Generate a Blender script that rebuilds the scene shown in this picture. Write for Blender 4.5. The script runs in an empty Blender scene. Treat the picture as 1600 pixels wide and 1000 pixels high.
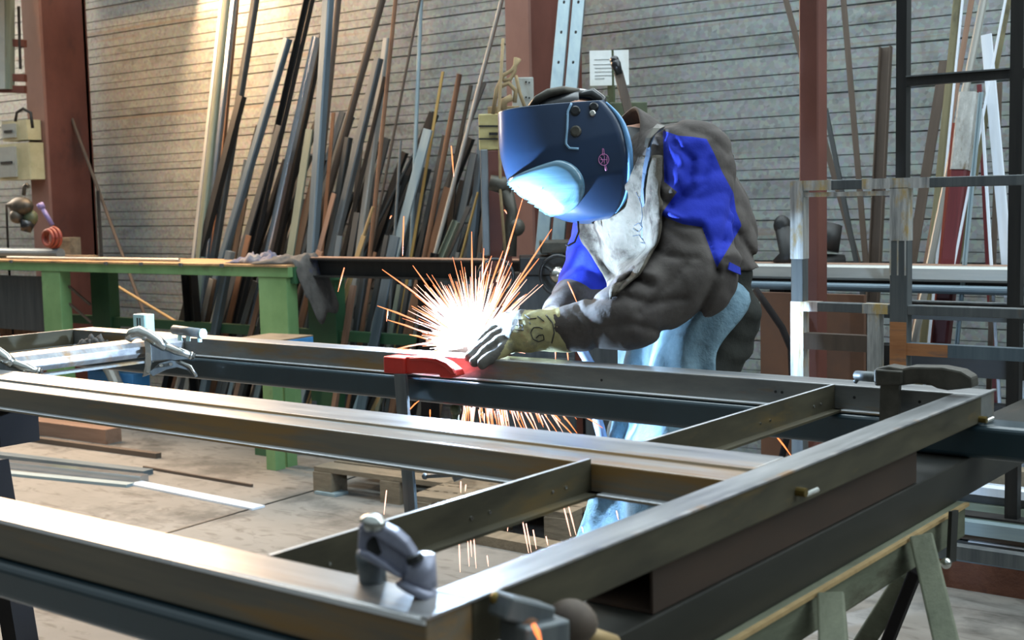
import bpy, math, random
import numpy as np
from mathutils import Vector, Matrix
from mathutils.bvhtree import BVHTree

random.seed(7)
S = bpy.context.scene
COL = S.collection

# ------------------------------------------------------------------ camera
F_PX = 2039.0
AX = Vector((0.79191538, 0.61022591, -0.02223446))     # image right
BX = Vector((-0.03833226, 0.08601986, 0.99555573))     # image up
CX = Vector((-0.60942651, 0.7875436, -0.09151179))     # view direction
EYE = Vector((0, 0, 1.2))
cd = bpy.data.cameras.new('camera'); cam = bpy.data.objects.new('camera', cd); COL.objects.link(cam)
cam.matrix_world = Matrix(((AX.x, BX.x, -CX.x, EYE.x), (AX.y, BX.y, -CX.y, EYE.y), (AX.z, BX.z, -CX.z, EYE.z), (0, 0, 0, 1)))
cd.sensor_width = 36; cd.lens = F_PX / 1600 * 36
cd.clip_start = .02; cd.clip_end = 100
cd.dof.use_dof = True; cd.dof.focus_distance = 2.95; cd.dof.aperture_fstop = 8.0
S.camera = cam

# ------------------------------------------------------------------ view + world
vs = S.view_settings
vs.view_transform = 'Standard'; vs.look = 'None'; vs.exposure = 0.45; vs.gamma = 1; vs.use_curve_mapping = False
W = bpy.data.worlds.new('world'); S.world = W; W.use_nodes = True
wn = W.node_tree.nodes; wl = W.node_tree.links
bg = wn['Background']
tc = wn.new('ShaderNodeTexCoord'); sp = wn.new('ShaderNodeSeparateXYZ'); cr = wn.new('ShaderNodeValToRGB')
wl.new(tc.outputs['Generated'], sp.inputs[0]); wl.new(sp.outputs['Z'], cr.inputs[0]); wl.new(cr.outputs[0], bg.inputs[0])
cr.color_ramp.elements[0].position = 0.0; cr.color_ramp.elements[0].color = (.05, .055, .05, 1)
cr.color_ramp.elements[1].position = 0.75; cr.color_ramp.elements[1].color = (.50, .62, .68, 1)
e_ = cr.color_ramp.elements.new(0.25); e_.color = (.15, .17, .17, 1)
bg.inputs[1].default_value = 0.8

def light(kind, name, loc, target, energy, color, size=1, size_y=None, spot=None, blend=.3):
    d = bpy.data.lights.new(name, kind); o = bpy.data.objects.new(name, d); COL.objects.link(o)
    o.location = loc
    if target is not None:
        o.rotation_euler = (Vector(target) - Vector(loc)).to_track_quat('-Z', 'Y').to_euler()
    d.energy = energy; d.color = color
    if kind == 'AREA':
        d.shape = 'RECTANGLE'; d.size = size; d.size_y = size_y or size
    elif kind == 'SPOT':
        d.spot_size = math.radians(spot); d.spot_blend = blend; d.shadow_soft_size = size
    elif kind == 'POINT':
        d.shadow_soft_size = size
    return o
# cool daylight through the roof lights over the hall
light('AREA', 'roof_light', (-2.2, 3.0, 5.2), (-2.2, 4.2, 0), 240, (.80, .94, 1.0), 9, 1.8)
# cool fill light added out of view on the right, for the back wall
light('AREA', 'right_fill_light', (3.2, 3.2, 3.6), (-1.2, 5.0, 1.4), 85, (.78, .93, 1.0), 2.5, 2.5)
# warm low sun through an opening at the left end
light('SPOT', 'warm_daylight', (-7.9, .8, 4.2), (-6.55, 5.25, 2.2), 560, (1.0, .58, .26), .12, spot=27, blend=.75)
light('SPOT', 'warm_floor_daylight', (-9.5, 1.2, 3.6), (-4.6, 3.2, 0.0), 560, (1.0, .74, .48), .12, spot=26, blend=.35)
# warm light added out of view at left, for glare on the frame
light('AREA', 'left_glare_light', (-10.8, 5.20, 3.05), (-4.0, 1.6, .8), 330, (1.0, .82, .64), 3.2, 2.2)
# unseen lights added high on the back wall, for glare on the frame
light('AREA', 'top_glare_light', (-1.0, 5.22, 3.45), (-1.0, 0, 2.2), 175, (.86, .95, 1.0), 8.0, 1.3)
light('AREA', 'top_warm_glare_light', (-7.0, 5.22, 3.45), (-6.2, 0, 2.2), 85, (1.0, .80, .60), 3.6, 1.3)
# warm high-bay hall lamp above the left end (its housing is built with the room)
light('AREA', 'hall_lamp_light', (-6.9, 4.5, 2.72), (-3.0, 1.9, .8), 150, (1.0, .64, .36), 1.5, .6)

# ------------------------------------------------------------------ picture helpers
def ray(px, py):
    return AX * ((px - 800) / F_PX) - BX * ((py - 500) / F_PX) + CX
def V(px, py, t):
    return EYE + ray(px, py) * t
def onY(px, py, Y):
    d = ray(px, py); return EYE + d * (Y / d.y)
def onX(px, py, X):
    d = ray(px, py); return EYE + d * (X / d.x)
def onZ(px, py, z):
    d = ray(px, py); return EYE + d * ((z - 1.2) / d.z)

# ------------------------------------------------------------------ materials
def lin(c):
    return tuple(((v / 255) / 12.92 if v / 255 <= .04045 else ((v / 255 + .055) / 1.055) ** 2.4) for v in c)
def mat(name, c1, c2=None, rough=.5, metal=0., scale=(6, 6, 6), c3=None, t3=.6, s3=None, bump=0., rvar=.12, coat=0., spec=.5, dist=.01):
    """noise blend of two tones, optional patches of a third tone (rust, wear), noise on roughness and bump"""
    m = bpy.data.materials.new(name); m.use_nodes = True
    n = m.node_tree.nodes; l = m.node_tree.links; b = n['Principled BSDF']
    tcn = n.new('ShaderNodeTexCoord')
    def noise(sc, det=5, off=0):
        mp = n.new('ShaderNodeMapping'); mp.inputs['Scale'].default_value = sc; mp.inputs['Location'].default_value = (off, off, off)
        l.new(tcn.outputs['Object'], mp.inputs[0])
        x = n.new('ShaderNodeTexNoise'); x.inputs['Scale'].default_value = 1; x.inputs['Detail'].default_value = det
        x.inputs['Roughness'].default_value = .65
        l.new(mp.outputs[0], x.inputs['Vector']); return x
    def ramp(src, p0, p1, a=(0, 0, 0, 1), bb=(1, 1, 1, 1)):
        r = n.new('ShaderNodeValToRGB'); r.color_ramp.elements[0].position = p0; r.color_ramp.elements[1].position = p1
        r.color_ramp.elements[0].color = a; r.color_ramp.elements[1].color = bb
        l.new(src.outputs[0], r.inputs[0]); return r
    c1 = lin(c1); c2 = lin(c2) if c2 else tuple(min(1, v * 1.35) for v in c1)
    n1 = noise(scale)
    r1 = ramp(n1, .32, .68, (*c1, 1), (*c2, 1)); last = r1.outputs[0]
    if c3:
        n3 = noise(s3 or tuple(v * .6 for v in scale), 6, 7.3)
        r3 = ramp(n3, t3 - .07, t3 + .07)
        mx = n.new('ShaderNodeMix'); mx.data_type = 'RGBA'
        l.new(r3.outputs[0], mx.inputs[0]); l.new(last, mx.inputs[6]); mx.inputs[7].default_value = (*lin(c3), 1)
        last = mx.outputs[2]
        if metal:
            mm = n.new('ShaderNodeMapRange'); mm.inputs['To Min'].default_value = metal; mm.inputs['To Max'].default_value = metal * .25
            l.new(r3.outputs[0], mm.inputs['Value']); l.new(mm.outputs[0], b.inputs['Metallic'])
    if not (c3 and metal): b.inputs['Metallic'].default_value = metal
    l.new(last, b.inputs['Base Color'])
    rr = n.new('ShaderNodeMapRange'); rr.inputs['To Min'].default_value = max(.03, rough - rvar); rr.inputs['To Max'].default_value = min(1, rough + rvar)
    l.new(n1.outputs[0], rr.inputs['Value']); l.new(rr.outputs[0], b.inputs['Roughness'])
    b.inputs['Specular IOR Level'].default_value = spec
    if coat: b.inputs['Coat Weight'].default_value = coat; b.inputs['Coat Roughness'].default_value = .15
    if bump:
        nb = noise(tuple(v * 3 for v in scale), 4, 3.1)
        bp = n.new('ShaderNodeBump'); bp.inputs['Strength'].default_value = bump; bp.inputs['Distance'].default_value = dist
        l.new(nb.outputs[0], bp.inputs['Height']); l.new(bp.outputs[0], b.inputs['Normal'])
    return m
def emit(name, c, strength):
    m = bpy.data.materials.new(name); m.use_nodes = True
    n = m.node_tree.nodes; b = n['Principled BSDF']
    b.inputs['Base Color'].default_value = (0, 0, 0, 1)
    b.inputs['Emission Color'].default_value = (*c, 1); b.inputs['Emission Strength'].default_value = strength
    return m

LS = (30, 30, 2.2)   # streaks run along the bar's own length (local z)
M = {}
M['mill'] = mat('mill_steel', (88, 94, 98), (122, 126, 126), .48, .55, LS, (112, 88, 62), .66, (9, 9, 3))
M['dark'] = mat('dark_steel', (54, 58, 60), (80, 82, 82), .5, .35, LS, (84, 66, 50), .7, (9, 9, 3))
M['black'] = mat('black_steel', (26, 27, 28), (44, 42, 40), .5, .2, LS, (70, 52, 40), .72, (9, 9, 3))
M['blue_grey'] = mat('blue_grey_steel', (84, 100, 112), (112, 126, 134), .45, .4, LS, (100, 84, 66), .7, (9, 9, 3))
M['pale_blue'] = mat('pale_blue_steel', (128, 148, 158), (150, 166, 170), .5, .2, LS, (110, 110, 96), .72, (9, 9, 3))
M['shiny'] = mat('bright_aluminium', (190, 200, 214), (214, 222, 232), .25, .95, LS, rvar=.06)
M['light'] = mat('light_grey_steel', (154, 154, 150), (182, 180, 172), .42, .4, LS, (132, 104, 76), .68, (9, 9, 3))
M['green_grey'] = mat('green_grey_steel', (104, 114, 102), (128, 136, 120), .6, .1, LS, (98, 88, 64), .68, (9, 9, 3))
M['rust'] = mat('rusty_steel', (98, 68, 50), (128, 92, 66), .8, .05, LS, (82, 54, 38), .6, (12, 12, 4))
M['brown'] = mat('brown_steel', (74, 62, 54), (98, 84, 72), .7, .15, LS, (108, 78, 54), .66, (9, 9, 3))
M['pink_brown'] = mat('pinkish_brown_steel', (132, 102, 84), (158, 126, 106), .65, .15, LS, (120, 78, 50), .66, (9, 9, 3))
M['tan'] = mat('tan_steel', (150, 124, 84), (180, 152, 106), .6, .15, LS)
M['yellow'] = mat('yellowed_steel', (134, 112, 58), (158, 134, 78), .6, .1, LS)
M['olive'] = mat('olive_timber', (98, 94, 68), (128, 120, 90), .75, 0, LS, (70, 66, 50), .62, (12, 12, 4))
M['darkred'] = mat('dark_red_paint', (86, 28, 32), (110, 40, 44), .5, 0, LS, (60, 26, 28), .68)
M['redprimer'] = mat('red_primer', (120, 44, 26), (142, 60, 38), .7, 0, LS)
M['white'] = mat('white_paint', (208, 218, 232), (226, 232, 240), .4, 0, LS)
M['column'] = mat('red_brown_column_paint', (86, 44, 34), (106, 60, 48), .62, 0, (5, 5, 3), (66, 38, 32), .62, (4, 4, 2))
M['column_pale'] = mat('lit_column_paint', (126, 88, 78), (140, 102, 90), .7, 0, (5, 5, 3))  # light on the front flanges put into a paler column paint
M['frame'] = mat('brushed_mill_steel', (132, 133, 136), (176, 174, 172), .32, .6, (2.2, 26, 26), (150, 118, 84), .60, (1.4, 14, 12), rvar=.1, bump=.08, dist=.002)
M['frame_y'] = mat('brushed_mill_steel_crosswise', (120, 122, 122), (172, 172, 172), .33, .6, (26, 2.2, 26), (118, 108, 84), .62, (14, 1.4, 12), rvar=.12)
M['frame_rust'] = mat('rust_streaked_mill_steel', (96, 92, 84), (124, 114, 98), .5, .25, (1.6, 20, 26), (134, 102, 58), .52, (1.6, 8, 16), rvar=.1)
M['edge'] = mat('worn_highlight_steel', (206, 210, 216), (232, 232, 232), .3, .35, (5, 5, 5), (180, 160, 136), .66)  # worn edges and flanges; bright highlight put into the pale colour
M['frame_face'] = mat('darker_mill_steel', (98, 100, 100), (124, 124, 120), .45, .4, (6, 20, 26), (122, 96, 58), .58, (3, 8, 16), rvar=.1)
M['frame_dark'] = mat('shaded_side_steel', (58, 54, 42), (84, 78, 60), .55, .4, (14, 5, 22), (92, 74, 38), .66, (6, 3, 14))  # shade of the stile and crossbar sides put into a darker steel
M['teal'] = mat('dark_teal_paint', (28, 46, 54), (36, 56, 64), .32, 0, (5, 5, 5), coat=.3, rvar=.06, spec=.6)
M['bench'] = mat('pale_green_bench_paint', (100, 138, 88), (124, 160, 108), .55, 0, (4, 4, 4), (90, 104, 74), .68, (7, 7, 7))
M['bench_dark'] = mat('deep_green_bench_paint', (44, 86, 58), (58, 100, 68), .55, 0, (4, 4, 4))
M['bench_top'] = mat('worn_bench_top', (168, 132, 92), (196, 162, 118), .5, .25, (6, 6, 6), (112, 92, 70), .6)
M['wood'] = mat('pallet_wood', (100, 90, 74), (132, 118, 98), .85, 0, (5, 22, 22), (82, 72, 58), .62, bump=.3)
M['wood_dark'] = mat('dark_timber', (88, 52, 38), (108, 68, 50), .85, 0, (4, 20, 20), (60, 40, 32), .62, bump=.3)
M['trestle'] = mat('greenish_grey_trestle_timber', (82, 86, 68), (108, 110, 90), .8, 0, (16, 4, 16), (58, 54, 36), .6, (6, 3, 9), bump=.25)
M['trestle_steel'] = mat('dark_trestle_steel', (38, 38, 34), (54, 52, 46), .45, .35, (14, 3, 14), (66, 50, 36), .68)
M['black_leg'] = mat('black_painted_leg', (24, 21, 21), (34, 30, 29), .85, 0, (5, 5, 5), spec=.15)
M['redclamp'] = mat('red_cast_clamp_paint', (172, 30, 22), (194, 44, 32), .38, 0, (12, 12, 12), (120, 40, 30), .7, coat=.3)
M['cast'] = mat('dark_cast_iron', (62, 60, 54), (86, 82, 74), .5, .55, (25, 25, 25), bump=.2, dist=.002)
M['castblue'] = mat('blue_grey_cast_steel', (124, 126, 142), (158, 160, 178), .42, .35, (25, 25, 25), bump=.15, dist=.002)
M['nickel'] = mat('nickel_plated_steel', (176, 176, 170), (206, 206, 200), .2, .95, (20, 20, 20), rvar=.06)
M['cyan'] = mat('cyan_lit_plastic', (168, 214, 216), (196, 228, 228), .4, 0, (8, 8, 8))  # cyan light on the small parts put into their colour
M['brass'] = mat('brass_stud', (98, 84, 42), (136, 114, 62), .35, .7, (30, 30, 30))
M['rag'] = mat('grey_shop_rag', (58, 56, 54), (92, 88, 84), .95, 0, (10, 10, 10), (50, 60, 110), .7, bump=.6)
M['plastic_dark'] = mat('black_plastic', (16, 17, 19), (26, 27, 30), .3, 0, (10, 10, 10), coat=.2)
M['beige'] = mat('beige_switch_box', (176, 166, 128), (200, 190, 152), .6, 0, (8, 8, 8), (140, 132, 104), .68)
M['machine_yellow'] = mat('old_yellow_machine_paint', (160, 146, 92), (186, 172, 120), .6, 0, (8, 8, 8), (110, 92, 60), .62)
M['machine_green'] = mat('old_green_machine_paint', (66, 74, 52), (86, 92, 66), .55, 0, (8, 8, 8))
M['machine_grey'] = mat('light_grey_machine_plate', (142, 144, 138), (160, 162, 156), .6, 0, (8, 8, 8))
M['paper'] = mat('paper', (214, 216, 214), (228, 230, 228), .8, 0, (12, 12, 12), (196, 186, 160), .7)
M['hose'] = mat('red_rubber_hose', (104, 40, 32), (124, 52, 42), .5, 0, (12, 12, 12))
M['rope'] = mat('ochre_rope', (122, 104, 74), (148, 128, 94), .9, 0, (20, 20, 20))
M['blueplastic'] = mat('blue_plastic', (58, 130, 190), (80, 150, 210), .5, 0, (8, 8, 8))
M['cardboard'] = mat('rusty_brown_sheet', (78, 52, 36), (98, 64, 42), .8, 0, (5, 5, 5))
M['ink'] = mat('black_ink', (20, 20, 20), (28, 28, 28), .8, 0, (9, 9, 9))
M['weldwhite'] = mat('ground_bright_weld', (150, 152, 152), (236, 236, 232), .32, .5, (60, 60, 5), (196, 168, 112), .57, (22, 22, 9))
M['heat'] = mat('heat_rusted_steel', (150, 98, 62), (186, 128, 84), .6, .2, (6, 20, 50), (88, 84, 84), .6, (5, 20, 40))

# galvanised wall cladding with blotches and cool spangle
def wall_mat():
    m = mat('galvanised_cladding', (128, 140, 134), (150, 160, 154), .55, .2, (1.2, 1.2, 9), (112, 116, 108), .62, (2.2, 2.2, 7), bump=.0)
    n = m.node_tree.nodes; l = m.node_tree.links; b = n['Principled BSDF']
    src = b.inputs['Base Color'].links[0].from_socket
    v = n.new('ShaderNodeTexVoronoi'); v.inputs['Scale'].default_value = 55; v.feature = 'F1'
    t = n.new('ShaderNodeTexCoord'); l.new(t.outputs['Object'], v.inputs['Vector'])
    mx = n.new('ShaderNodeMix'); mx.data_type = 'RGBA'; mx.blend_type = 'SOFT_LIGHT'; mx.inputs[0].default_value = .38
    l.new(src, mx.inputs[6]); l.new(v.outputs['Color'], mx.inputs[7])
    hs = n.new('ShaderNodeHueSaturation'); hs.inputs['Saturation'].default_value = .35; l.new(mx.outputs[2], hs.inputs['Color'])
    # thin rusty run marks along the ribs
    mp = n.new('ShaderNodeMapping'); mp.inputs['Scale'].default_value = (.5, 1, 26); l.new(t.outputs['Object'], mp.inputs[0])
    ns = n.new('ShaderNodeTexNoise'); ns.inputs['Scale'].default_value = 1; ns.inputs['Detail'].default_value = 3; l.new(mp.outputs[0], ns.inputs['Vector'])
    rp = n.new('ShaderNodeValToRGB'); rp.color_ramp.elements[0].position = .62; rp.color_ramp.elements[1].position = .70; l.new(ns.outputs[0], rp.inputs[0])
    m2 = n.new('ShaderNodeMix'); m2.data_type = 'RGBA'; mul = n.new('ShaderNodeMath'); mul.operation = 'MULTIPLY'; mul.inputs[1].default_value = .35
    l.new(rp.outputs[0], mul.inputs[0]); l.new(mul.outputs[0], m2.inputs[0]); l.new(hs.outputs[0], m2.inputs[6]); m2.inputs[7].default_value = (*lin((150, 120, 90)), 1)
    l.new(m2.outputs[2], b.inputs['Base Color'])
    return m
M['wall'] = wall_mat()
def floor_mat():
    m = mat('worn_concrete', (108, 105, 100), (136, 131, 124), .7, 0, (1.1, 1.1, 1.1), (86, 84, 80), .58, (2.6, 2.6, 2.6), bump=.15, dist=.01)
    n = m.node_tree.nodes; l = m.node_tree.links; b = n['Principled BSDF']
    src = b.inputs['Base Color'].links[0].from_socket
    t = n.new('ShaderNodeTexCoord')
    ns = n.new('ShaderNodeTexNoise'); ns.inputs['Scale'].default_value = 9; ns.inputs['Detail'].default_value = 8; ns.inputs['Distortion'].default_value = 1.5
    mp = n.new('ShaderNodeMapping'); mp.inputs['Scale'].default_value = (.6, 1.6, 1); mp.inputs['Rotation'].default_value = (0, 0, .4)
    l.new(t.outputs['Object'], mp.inputs[0]); l.new(mp.outputs[0], ns.inputs['Vector'])
    rp = n.new('ShaderNodeValToRGB'); rp.color_ramp.elements[0].position = .30; rp.color_ramp.elements[1].position = .46
    rp.color_ramp.elements[0].color = (.45, .42, .40, 1); rp.color_ramp.elements[1].color = (1, 1, 1, 1); l.new(ns.outputs[0], rp.inputs[0])
    mx = n.new('ShaderNodeMix'); mx.data_type = 'RGBA'; mx.blend_type = 'MULTIPLY'; mx.inputs[0].default_value = .8
    l.new(src, mx.inputs[6]); l.new(rp.outputs[0], mx.inputs[7]); l.new(mx.outputs[2], b.inputs['Base Color'])
    return m
M['floor'] = floor_mat()

# ------------------------------------------------------------------ mesh helpers
class MB:
    def __init__(s): s.v = []; s.f = []; s.m = []
    def add(s, vs_, fs, mi=0):
        o = len(s.v); s.v += [tuple(v) for v in vs_]
        for f in fs: s.f.append(tuple(i + o for i in f)); s.m.append(mi)
    def box(s, x0, x1, y0, y1, z0, z1, mi=0, bev=0.0):
        if bev:
            s.prism([(x0 + bev, y0), (x1 - bev, y0), (x1, y0 + bev), (x1, y1 - bev), (x1 - bev, y1), (x0 + bev, y1), (x0, y1 - bev), (x0, y0 + bev)], Vector((0, 0, z0)), Vector((1, 0, 0)), Vector((0, 1, 0)), Vector((0, 0, z1 - z0)), mi); return
        vs_ = [(x, y, z) for z in (z0, z1) for y in (y0, y1) for x in (x0, x1)]
        s.add(vs_, [(0, 2, 3, 1), (4, 5, 7, 6), (0, 1, 5, 4), (2, 6, 7, 3), (0, 4, 6, 2), (1, 3, 7, 5)], mi)
    def prism(s, pts, o, ux, uy, ext, mi=0):
        """2-D outline pts in (ux,uy) at o, extruded by ext; pts counter-clockwise seen against ext"""
        n = len(pts); a = [o + ux * p[0] + uy * p[1] for p in pts]
        s.add(a + [p + ext for p in a], [tuple(reversed(range(n))), tuple(range(n, 2 * n))] + [(i, (i + 1) % n, (i + 1) % n + n, i + n) for i in range(n)], mi)
    def tube(s, pts, r, seg=8, mi=0, cap=True):
        pts = [Vector(p) for p in pts]; rs = r if isinstance(r, (list, tuple)) else [r] * len(pts)
        o = len(s.v); n = len(pts); up = None
        for i, p in enumerate(pts):
            d = (pts[min(i + 1, n - 1)] - pts[max(i - 1, 0)]).normalized()
            if up is None: up = d.orthogonal().normalized()
            up = (up - d * up.dot(d)).normalized(); sd = d.cross(up)
            for k in range(seg):
                a = 2 * math.pi * k / seg; s.v.append(tuple(p + (up * math.cos(a) + sd * math.sin(a)) * rs[i]))
        for i in range(n - 1):
            for k in range(seg):
                s.f.append((o + i * seg + k, o + i * seg + (k + 1) % seg, o + (i + 1) * seg + (k + 1) % seg, o + (i + 1) * seg + k)); s.m.append(mi)
        if cap:
            s.f.append(tuple(o + k for k in reversed(range(seg)))); s.m.append(mi)
            s.f.append(tuple(o + (n - 1) * seg + k for k in range(seg))); s.m.append(mi)
    def beam(s, a, b, w, h, up=Vector((0, 0, 1)), mi=0, bev=0):
        a = Vector(a); b = Vector(b); d = (b - a).normalized(); sd = d.cross(up).normalized(); u2 = sd.cross(d)
        w /= 2; h /= 2
        if bev: pts = [(-w + bev, -h), (w - bev, -h), (w, -h + bev), (w, h - bev), (w - bev, h), (-w + bev, h), (-w, h - bev), (-w, -h + bev)]
        else: pts = [(-w, -h), (w, -h), (w, h), (-w, h)]
        s.prism(pts, a, sd, u2, b - a, mi)
    def ball(s, c, r, seg=12, rings=8, mi=0, sc=(1, 1, 1)):
        c = Vector(c); vs_ = [c + Vector((0, 0, r * sc[2]))]; fs = []
        for i in range(1, rings):
            t = math.pi * i / rings
            for k in range(seg):
                a = 2 * math.pi * k / seg; vs_.append(c + Vector((r * sc[0] * math.sin(t) * math.cos(a), r * sc[1] * math.sin(t) * math.sin(a), r * sc[2] * math.cos(t))))
        vs_.append(c - Vector((0, 0, r * sc[2])))
        for k in range(seg): fs.append((0, 1 + k, 1 + (k + 1) % seg)); fs.append((len(vs_) - 1, 1 + (rings - 2) * seg + (k + 1) % seg, 1 + (rings - 2) * seg + k))
        for i in range(rings - 2):
            for k in range(seg):
                a = 1 + i * seg + k; b = 1 + i * seg + (k + 1) % seg; fs.append((a, a + seg, b + seg, b))
        s.add(vs_, fs, mi)
    def build(s, name, m, parent=None, smooth=False, origin=None, bevel=0, weld=False):
        me = bpy.data.meshes.new(name)
        og = Vector(origin) if origin is not None else Vector((0, 0, 0))
        me.from_pydata([tuple(Vector(v) - og) for v in s.v], [], s.f)
        for mm in (m if isinstance(m, (list, tuple)) else [m]): me.materials.append(mm)
        me.polygons.foreach_set('material_index', s.m)
        if smooth: me.polygons.foreach_set('use_smooth', [True] * len(me.polygons))
        me.update(); o = bpy.data.objects.new(name, me); COL.objects.link(o); o.location = og
        if parent is not None:
            pw = Vector(parent.location)
            if parent.parent is not None: pw += parent.parent.location
            o.parent = parent; o.location = og - pw
        if bevel:
            b = o.modifiers.new('bevel', 'BEVEL'); b.width = bevel; b.segments = 2; b.limit_method = 'ANGLE'; b.harden_normals = False
        return o
def tag(o, label, cat, group=None, kind=None):
    if kind: o['kind'] = kind
    if label: o['label'] = label
    if cat: o['category'] = cat
    if group: o['group'] = group
    return o
def empty(name, loc, label, cat, group=None):
    o = bpy.data.objects.new(name, None); COL.objects.link(o); o.location = loc; o.empty_display_size = .05
    return tag(o, label, cat, group)

# ------------------------------------------------------------------ the hall: floor, wall
b = MB()
b.box(-15, 5, -2.5, 5.42, -.1, 0)
tag(b.build('floor', M['floor']), 'worn grey concrete workshop floor with dark joints', 'floor', kind='structure')
# profiled cladding: real ribs and grooves
prof = []
z = 0.0
while z < 4.6:
    for dz, dy in ((0, 0), (.0015, .011), (.0065, .011), (.008, 0), (.047, 0), (.048, .005), (.050, .005), (.051, 0), (.097, 0), (.0985, .008), (.1015, .008), (.103, 0)):
        prof.append((5.30 + dy, z + dz))
    z += .18
b = MB()
xs = [-15, 5]
for i in range(len(xs) - 1):
    vs_ = [(xs[i + k], y, z) for y, z in prof for k in (0, 1)]
    b.add(vs_, [(2 * j, 2 * j + 1, 2 * j + 3, 2 * j + 2) for j in range(len(prof) - 1)])
b.box(-15, 5, 5.33, 5.40, 0, 4.6)
tag(b.build('wall_back', M['wall']), 'galvanised ribbed steel cladding wall behind the bars', 'wall', kind='structure')
# window frame added out of view round the warm glare light
b = MB()
for (x0, x1, z0, z1) in ((-12.5, -12.42, 1.9, 4.2), (-9.08, -9.0, 1.9, 4.2), (-12.42, -9.08, 1.9, 1.98), (-12.42, -9.08, 4.12, 4.2), (-10.8, -10.72, 1.98, 4.12)): b.box(x0, x1, 5.26, 5.32, z0, z1)
tag(b.build('added_window_1', M['machine_grey']), 'added steel window frame, unseen beyond the far left of the view', 'window', kind='structure')
# lamp housing
e = empty('hall_lamp', (-7.05, 4.28, 3.2), 'long warm hall lamp hanging above the left end of the bench', 'lamp')
b = MB(); b.beam(Vector((-7.8, 4.60, 2.86)), Vector((-6.0, 4.60, 2.86)), .5, .10); b.build('housing', M['machine_grey'], e)
b = MB(); b.tube([(-7.5, 4.6, 2.9), (-7.5, 4.6, 4.6)], .01, 6); b.build('hanger', M['mill'], e)
b = MB(); b.tube([(-6.3, 4.6, 2.9), (-6.3, 4.6, 4.6)], .01, 6); b.build('hanger', M['mill'], e)
b = MB()  # high window frames added out of view round the glare lights
for z0, z1 in ((2.72, 2.79), (4.12, 4.19)): b.box(-8.95, 3.0, 5.25, 5.31, z0, z1)
for k in range(13): b.box(-8.95 + k * .99, -8.90 + k * .99, 5.25, 5.31, 2.79, 4.12)
tag(b.build('added_window_2', M['machine_grey']), 'added strip of unseen high window frames on the back wall', 'window', kind='structure')
# floor joints
for i, (p, q) in enumerate((((250, 836), (505, 762)), ((505, 762), (640, 715)))):
    a = onZ(*p, 0.001); c = onZ(*q, 0.001); b = MB()
    b.beam(a, c, .012, .002); tag(b.build('trim_%d' % (i + 1), M['black']), 'thin dark joint in the concrete floor', 'joint', kind='structure')

# roof over the hall edge (never in frame, bounces a little) is left out; columns
def column(name, x0, x1, y0, y1, m1, m2, label, z1=4.6):
    e = empty(name, ((x0 + x1) / 2, (y0 + y1) / 2, 0), label, 'column')
    t = .012
    b = MB(); b.box(x0, x1, y0, y0 + t * 1.6, 0, z1); b.build('front_flange', m1, e)
    b = MB(); b.box((x0 + x1) / 2 - t / 2, (x0 + x1) / 2 + t / 2, y0 + t * 1.6, y1 - t * 1.6, 0, z1); b.build('web', m2, e)
    b = MB(); b.box(x0, x1, y1 - t * 1.6, y1, 0, z1); b.build('back_flange', m2, e)
    return e
# middle column: pale flange side-on, dark web, red far flange
e = empty('steel_column', (-3.7, 4.95, 0), 'red-brown steel wall column behind the welder, dark web between its flanges', 'column')
def yb(px, Y): return onY(px, 60, Y).x
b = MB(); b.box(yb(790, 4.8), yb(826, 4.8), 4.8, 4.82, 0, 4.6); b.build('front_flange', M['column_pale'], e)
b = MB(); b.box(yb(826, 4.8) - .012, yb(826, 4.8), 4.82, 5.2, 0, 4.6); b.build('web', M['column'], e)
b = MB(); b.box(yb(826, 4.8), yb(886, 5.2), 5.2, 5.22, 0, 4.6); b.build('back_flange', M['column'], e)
b = MB(); b.tube([onY(842, 0, 5.1) + Vector((0, 0, 1.5)), onY(842, 0, 5.1) - Vector((0, 0, 2.0))], .03, 10); b.build('drain_pipe', M['black'], e, smooth=True)
# left column with pale green edge strip
e = empty('steel_column', (-7.8, 5.0, 0), 'broad red-brown steel column at the far left carrying switch boxes', 'column')
x0, x1, x2 = yb(36, 4.9), yb(63, 4.9), yb(88, 5.1)
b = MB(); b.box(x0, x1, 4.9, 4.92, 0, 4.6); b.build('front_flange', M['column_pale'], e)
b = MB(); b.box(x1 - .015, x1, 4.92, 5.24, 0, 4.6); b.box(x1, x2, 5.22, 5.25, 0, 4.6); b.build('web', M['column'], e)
b = MB(); b.box(yb(78, 5.1), yb(82, 5.1), 5.19, 5.215, 0, 4.6); b.build('edge_strip', M['green_grey'], e)
b = MB(); b.tube([V(60, 140, 8.6), V(66, 180, 8.6), V(70, 215, 8.6), V(64, 235, 8.6), V(57, 238, 8.6)], .012, 8); b.build('conduit', M['brown'], e, smooth=True)

# right-hand square post, nearer
Yp_ = 3.75
xa, xb, xc = onY(1248, 60, Yp_).x, onY(1272, 60, Yp_).x, 0
e = empty('square_post', ((xa + xb) / 2, Yp_ + .04, 0), 'red-brown square steel post right of the welder, behind the bright-jointed frame', 'post')
b = MB(); b.box(xa, xb + .012, Yp_, Yp_ + .07, 0.008, 4.2, bev=.004); b.build('shaft', M['column'], e)
b = MB(); b.box(xa - .05, xb + .06, Yp_ - .05, Yp_ + .12, 0, .008); b.build('base_plate', M['column'], e)

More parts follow.
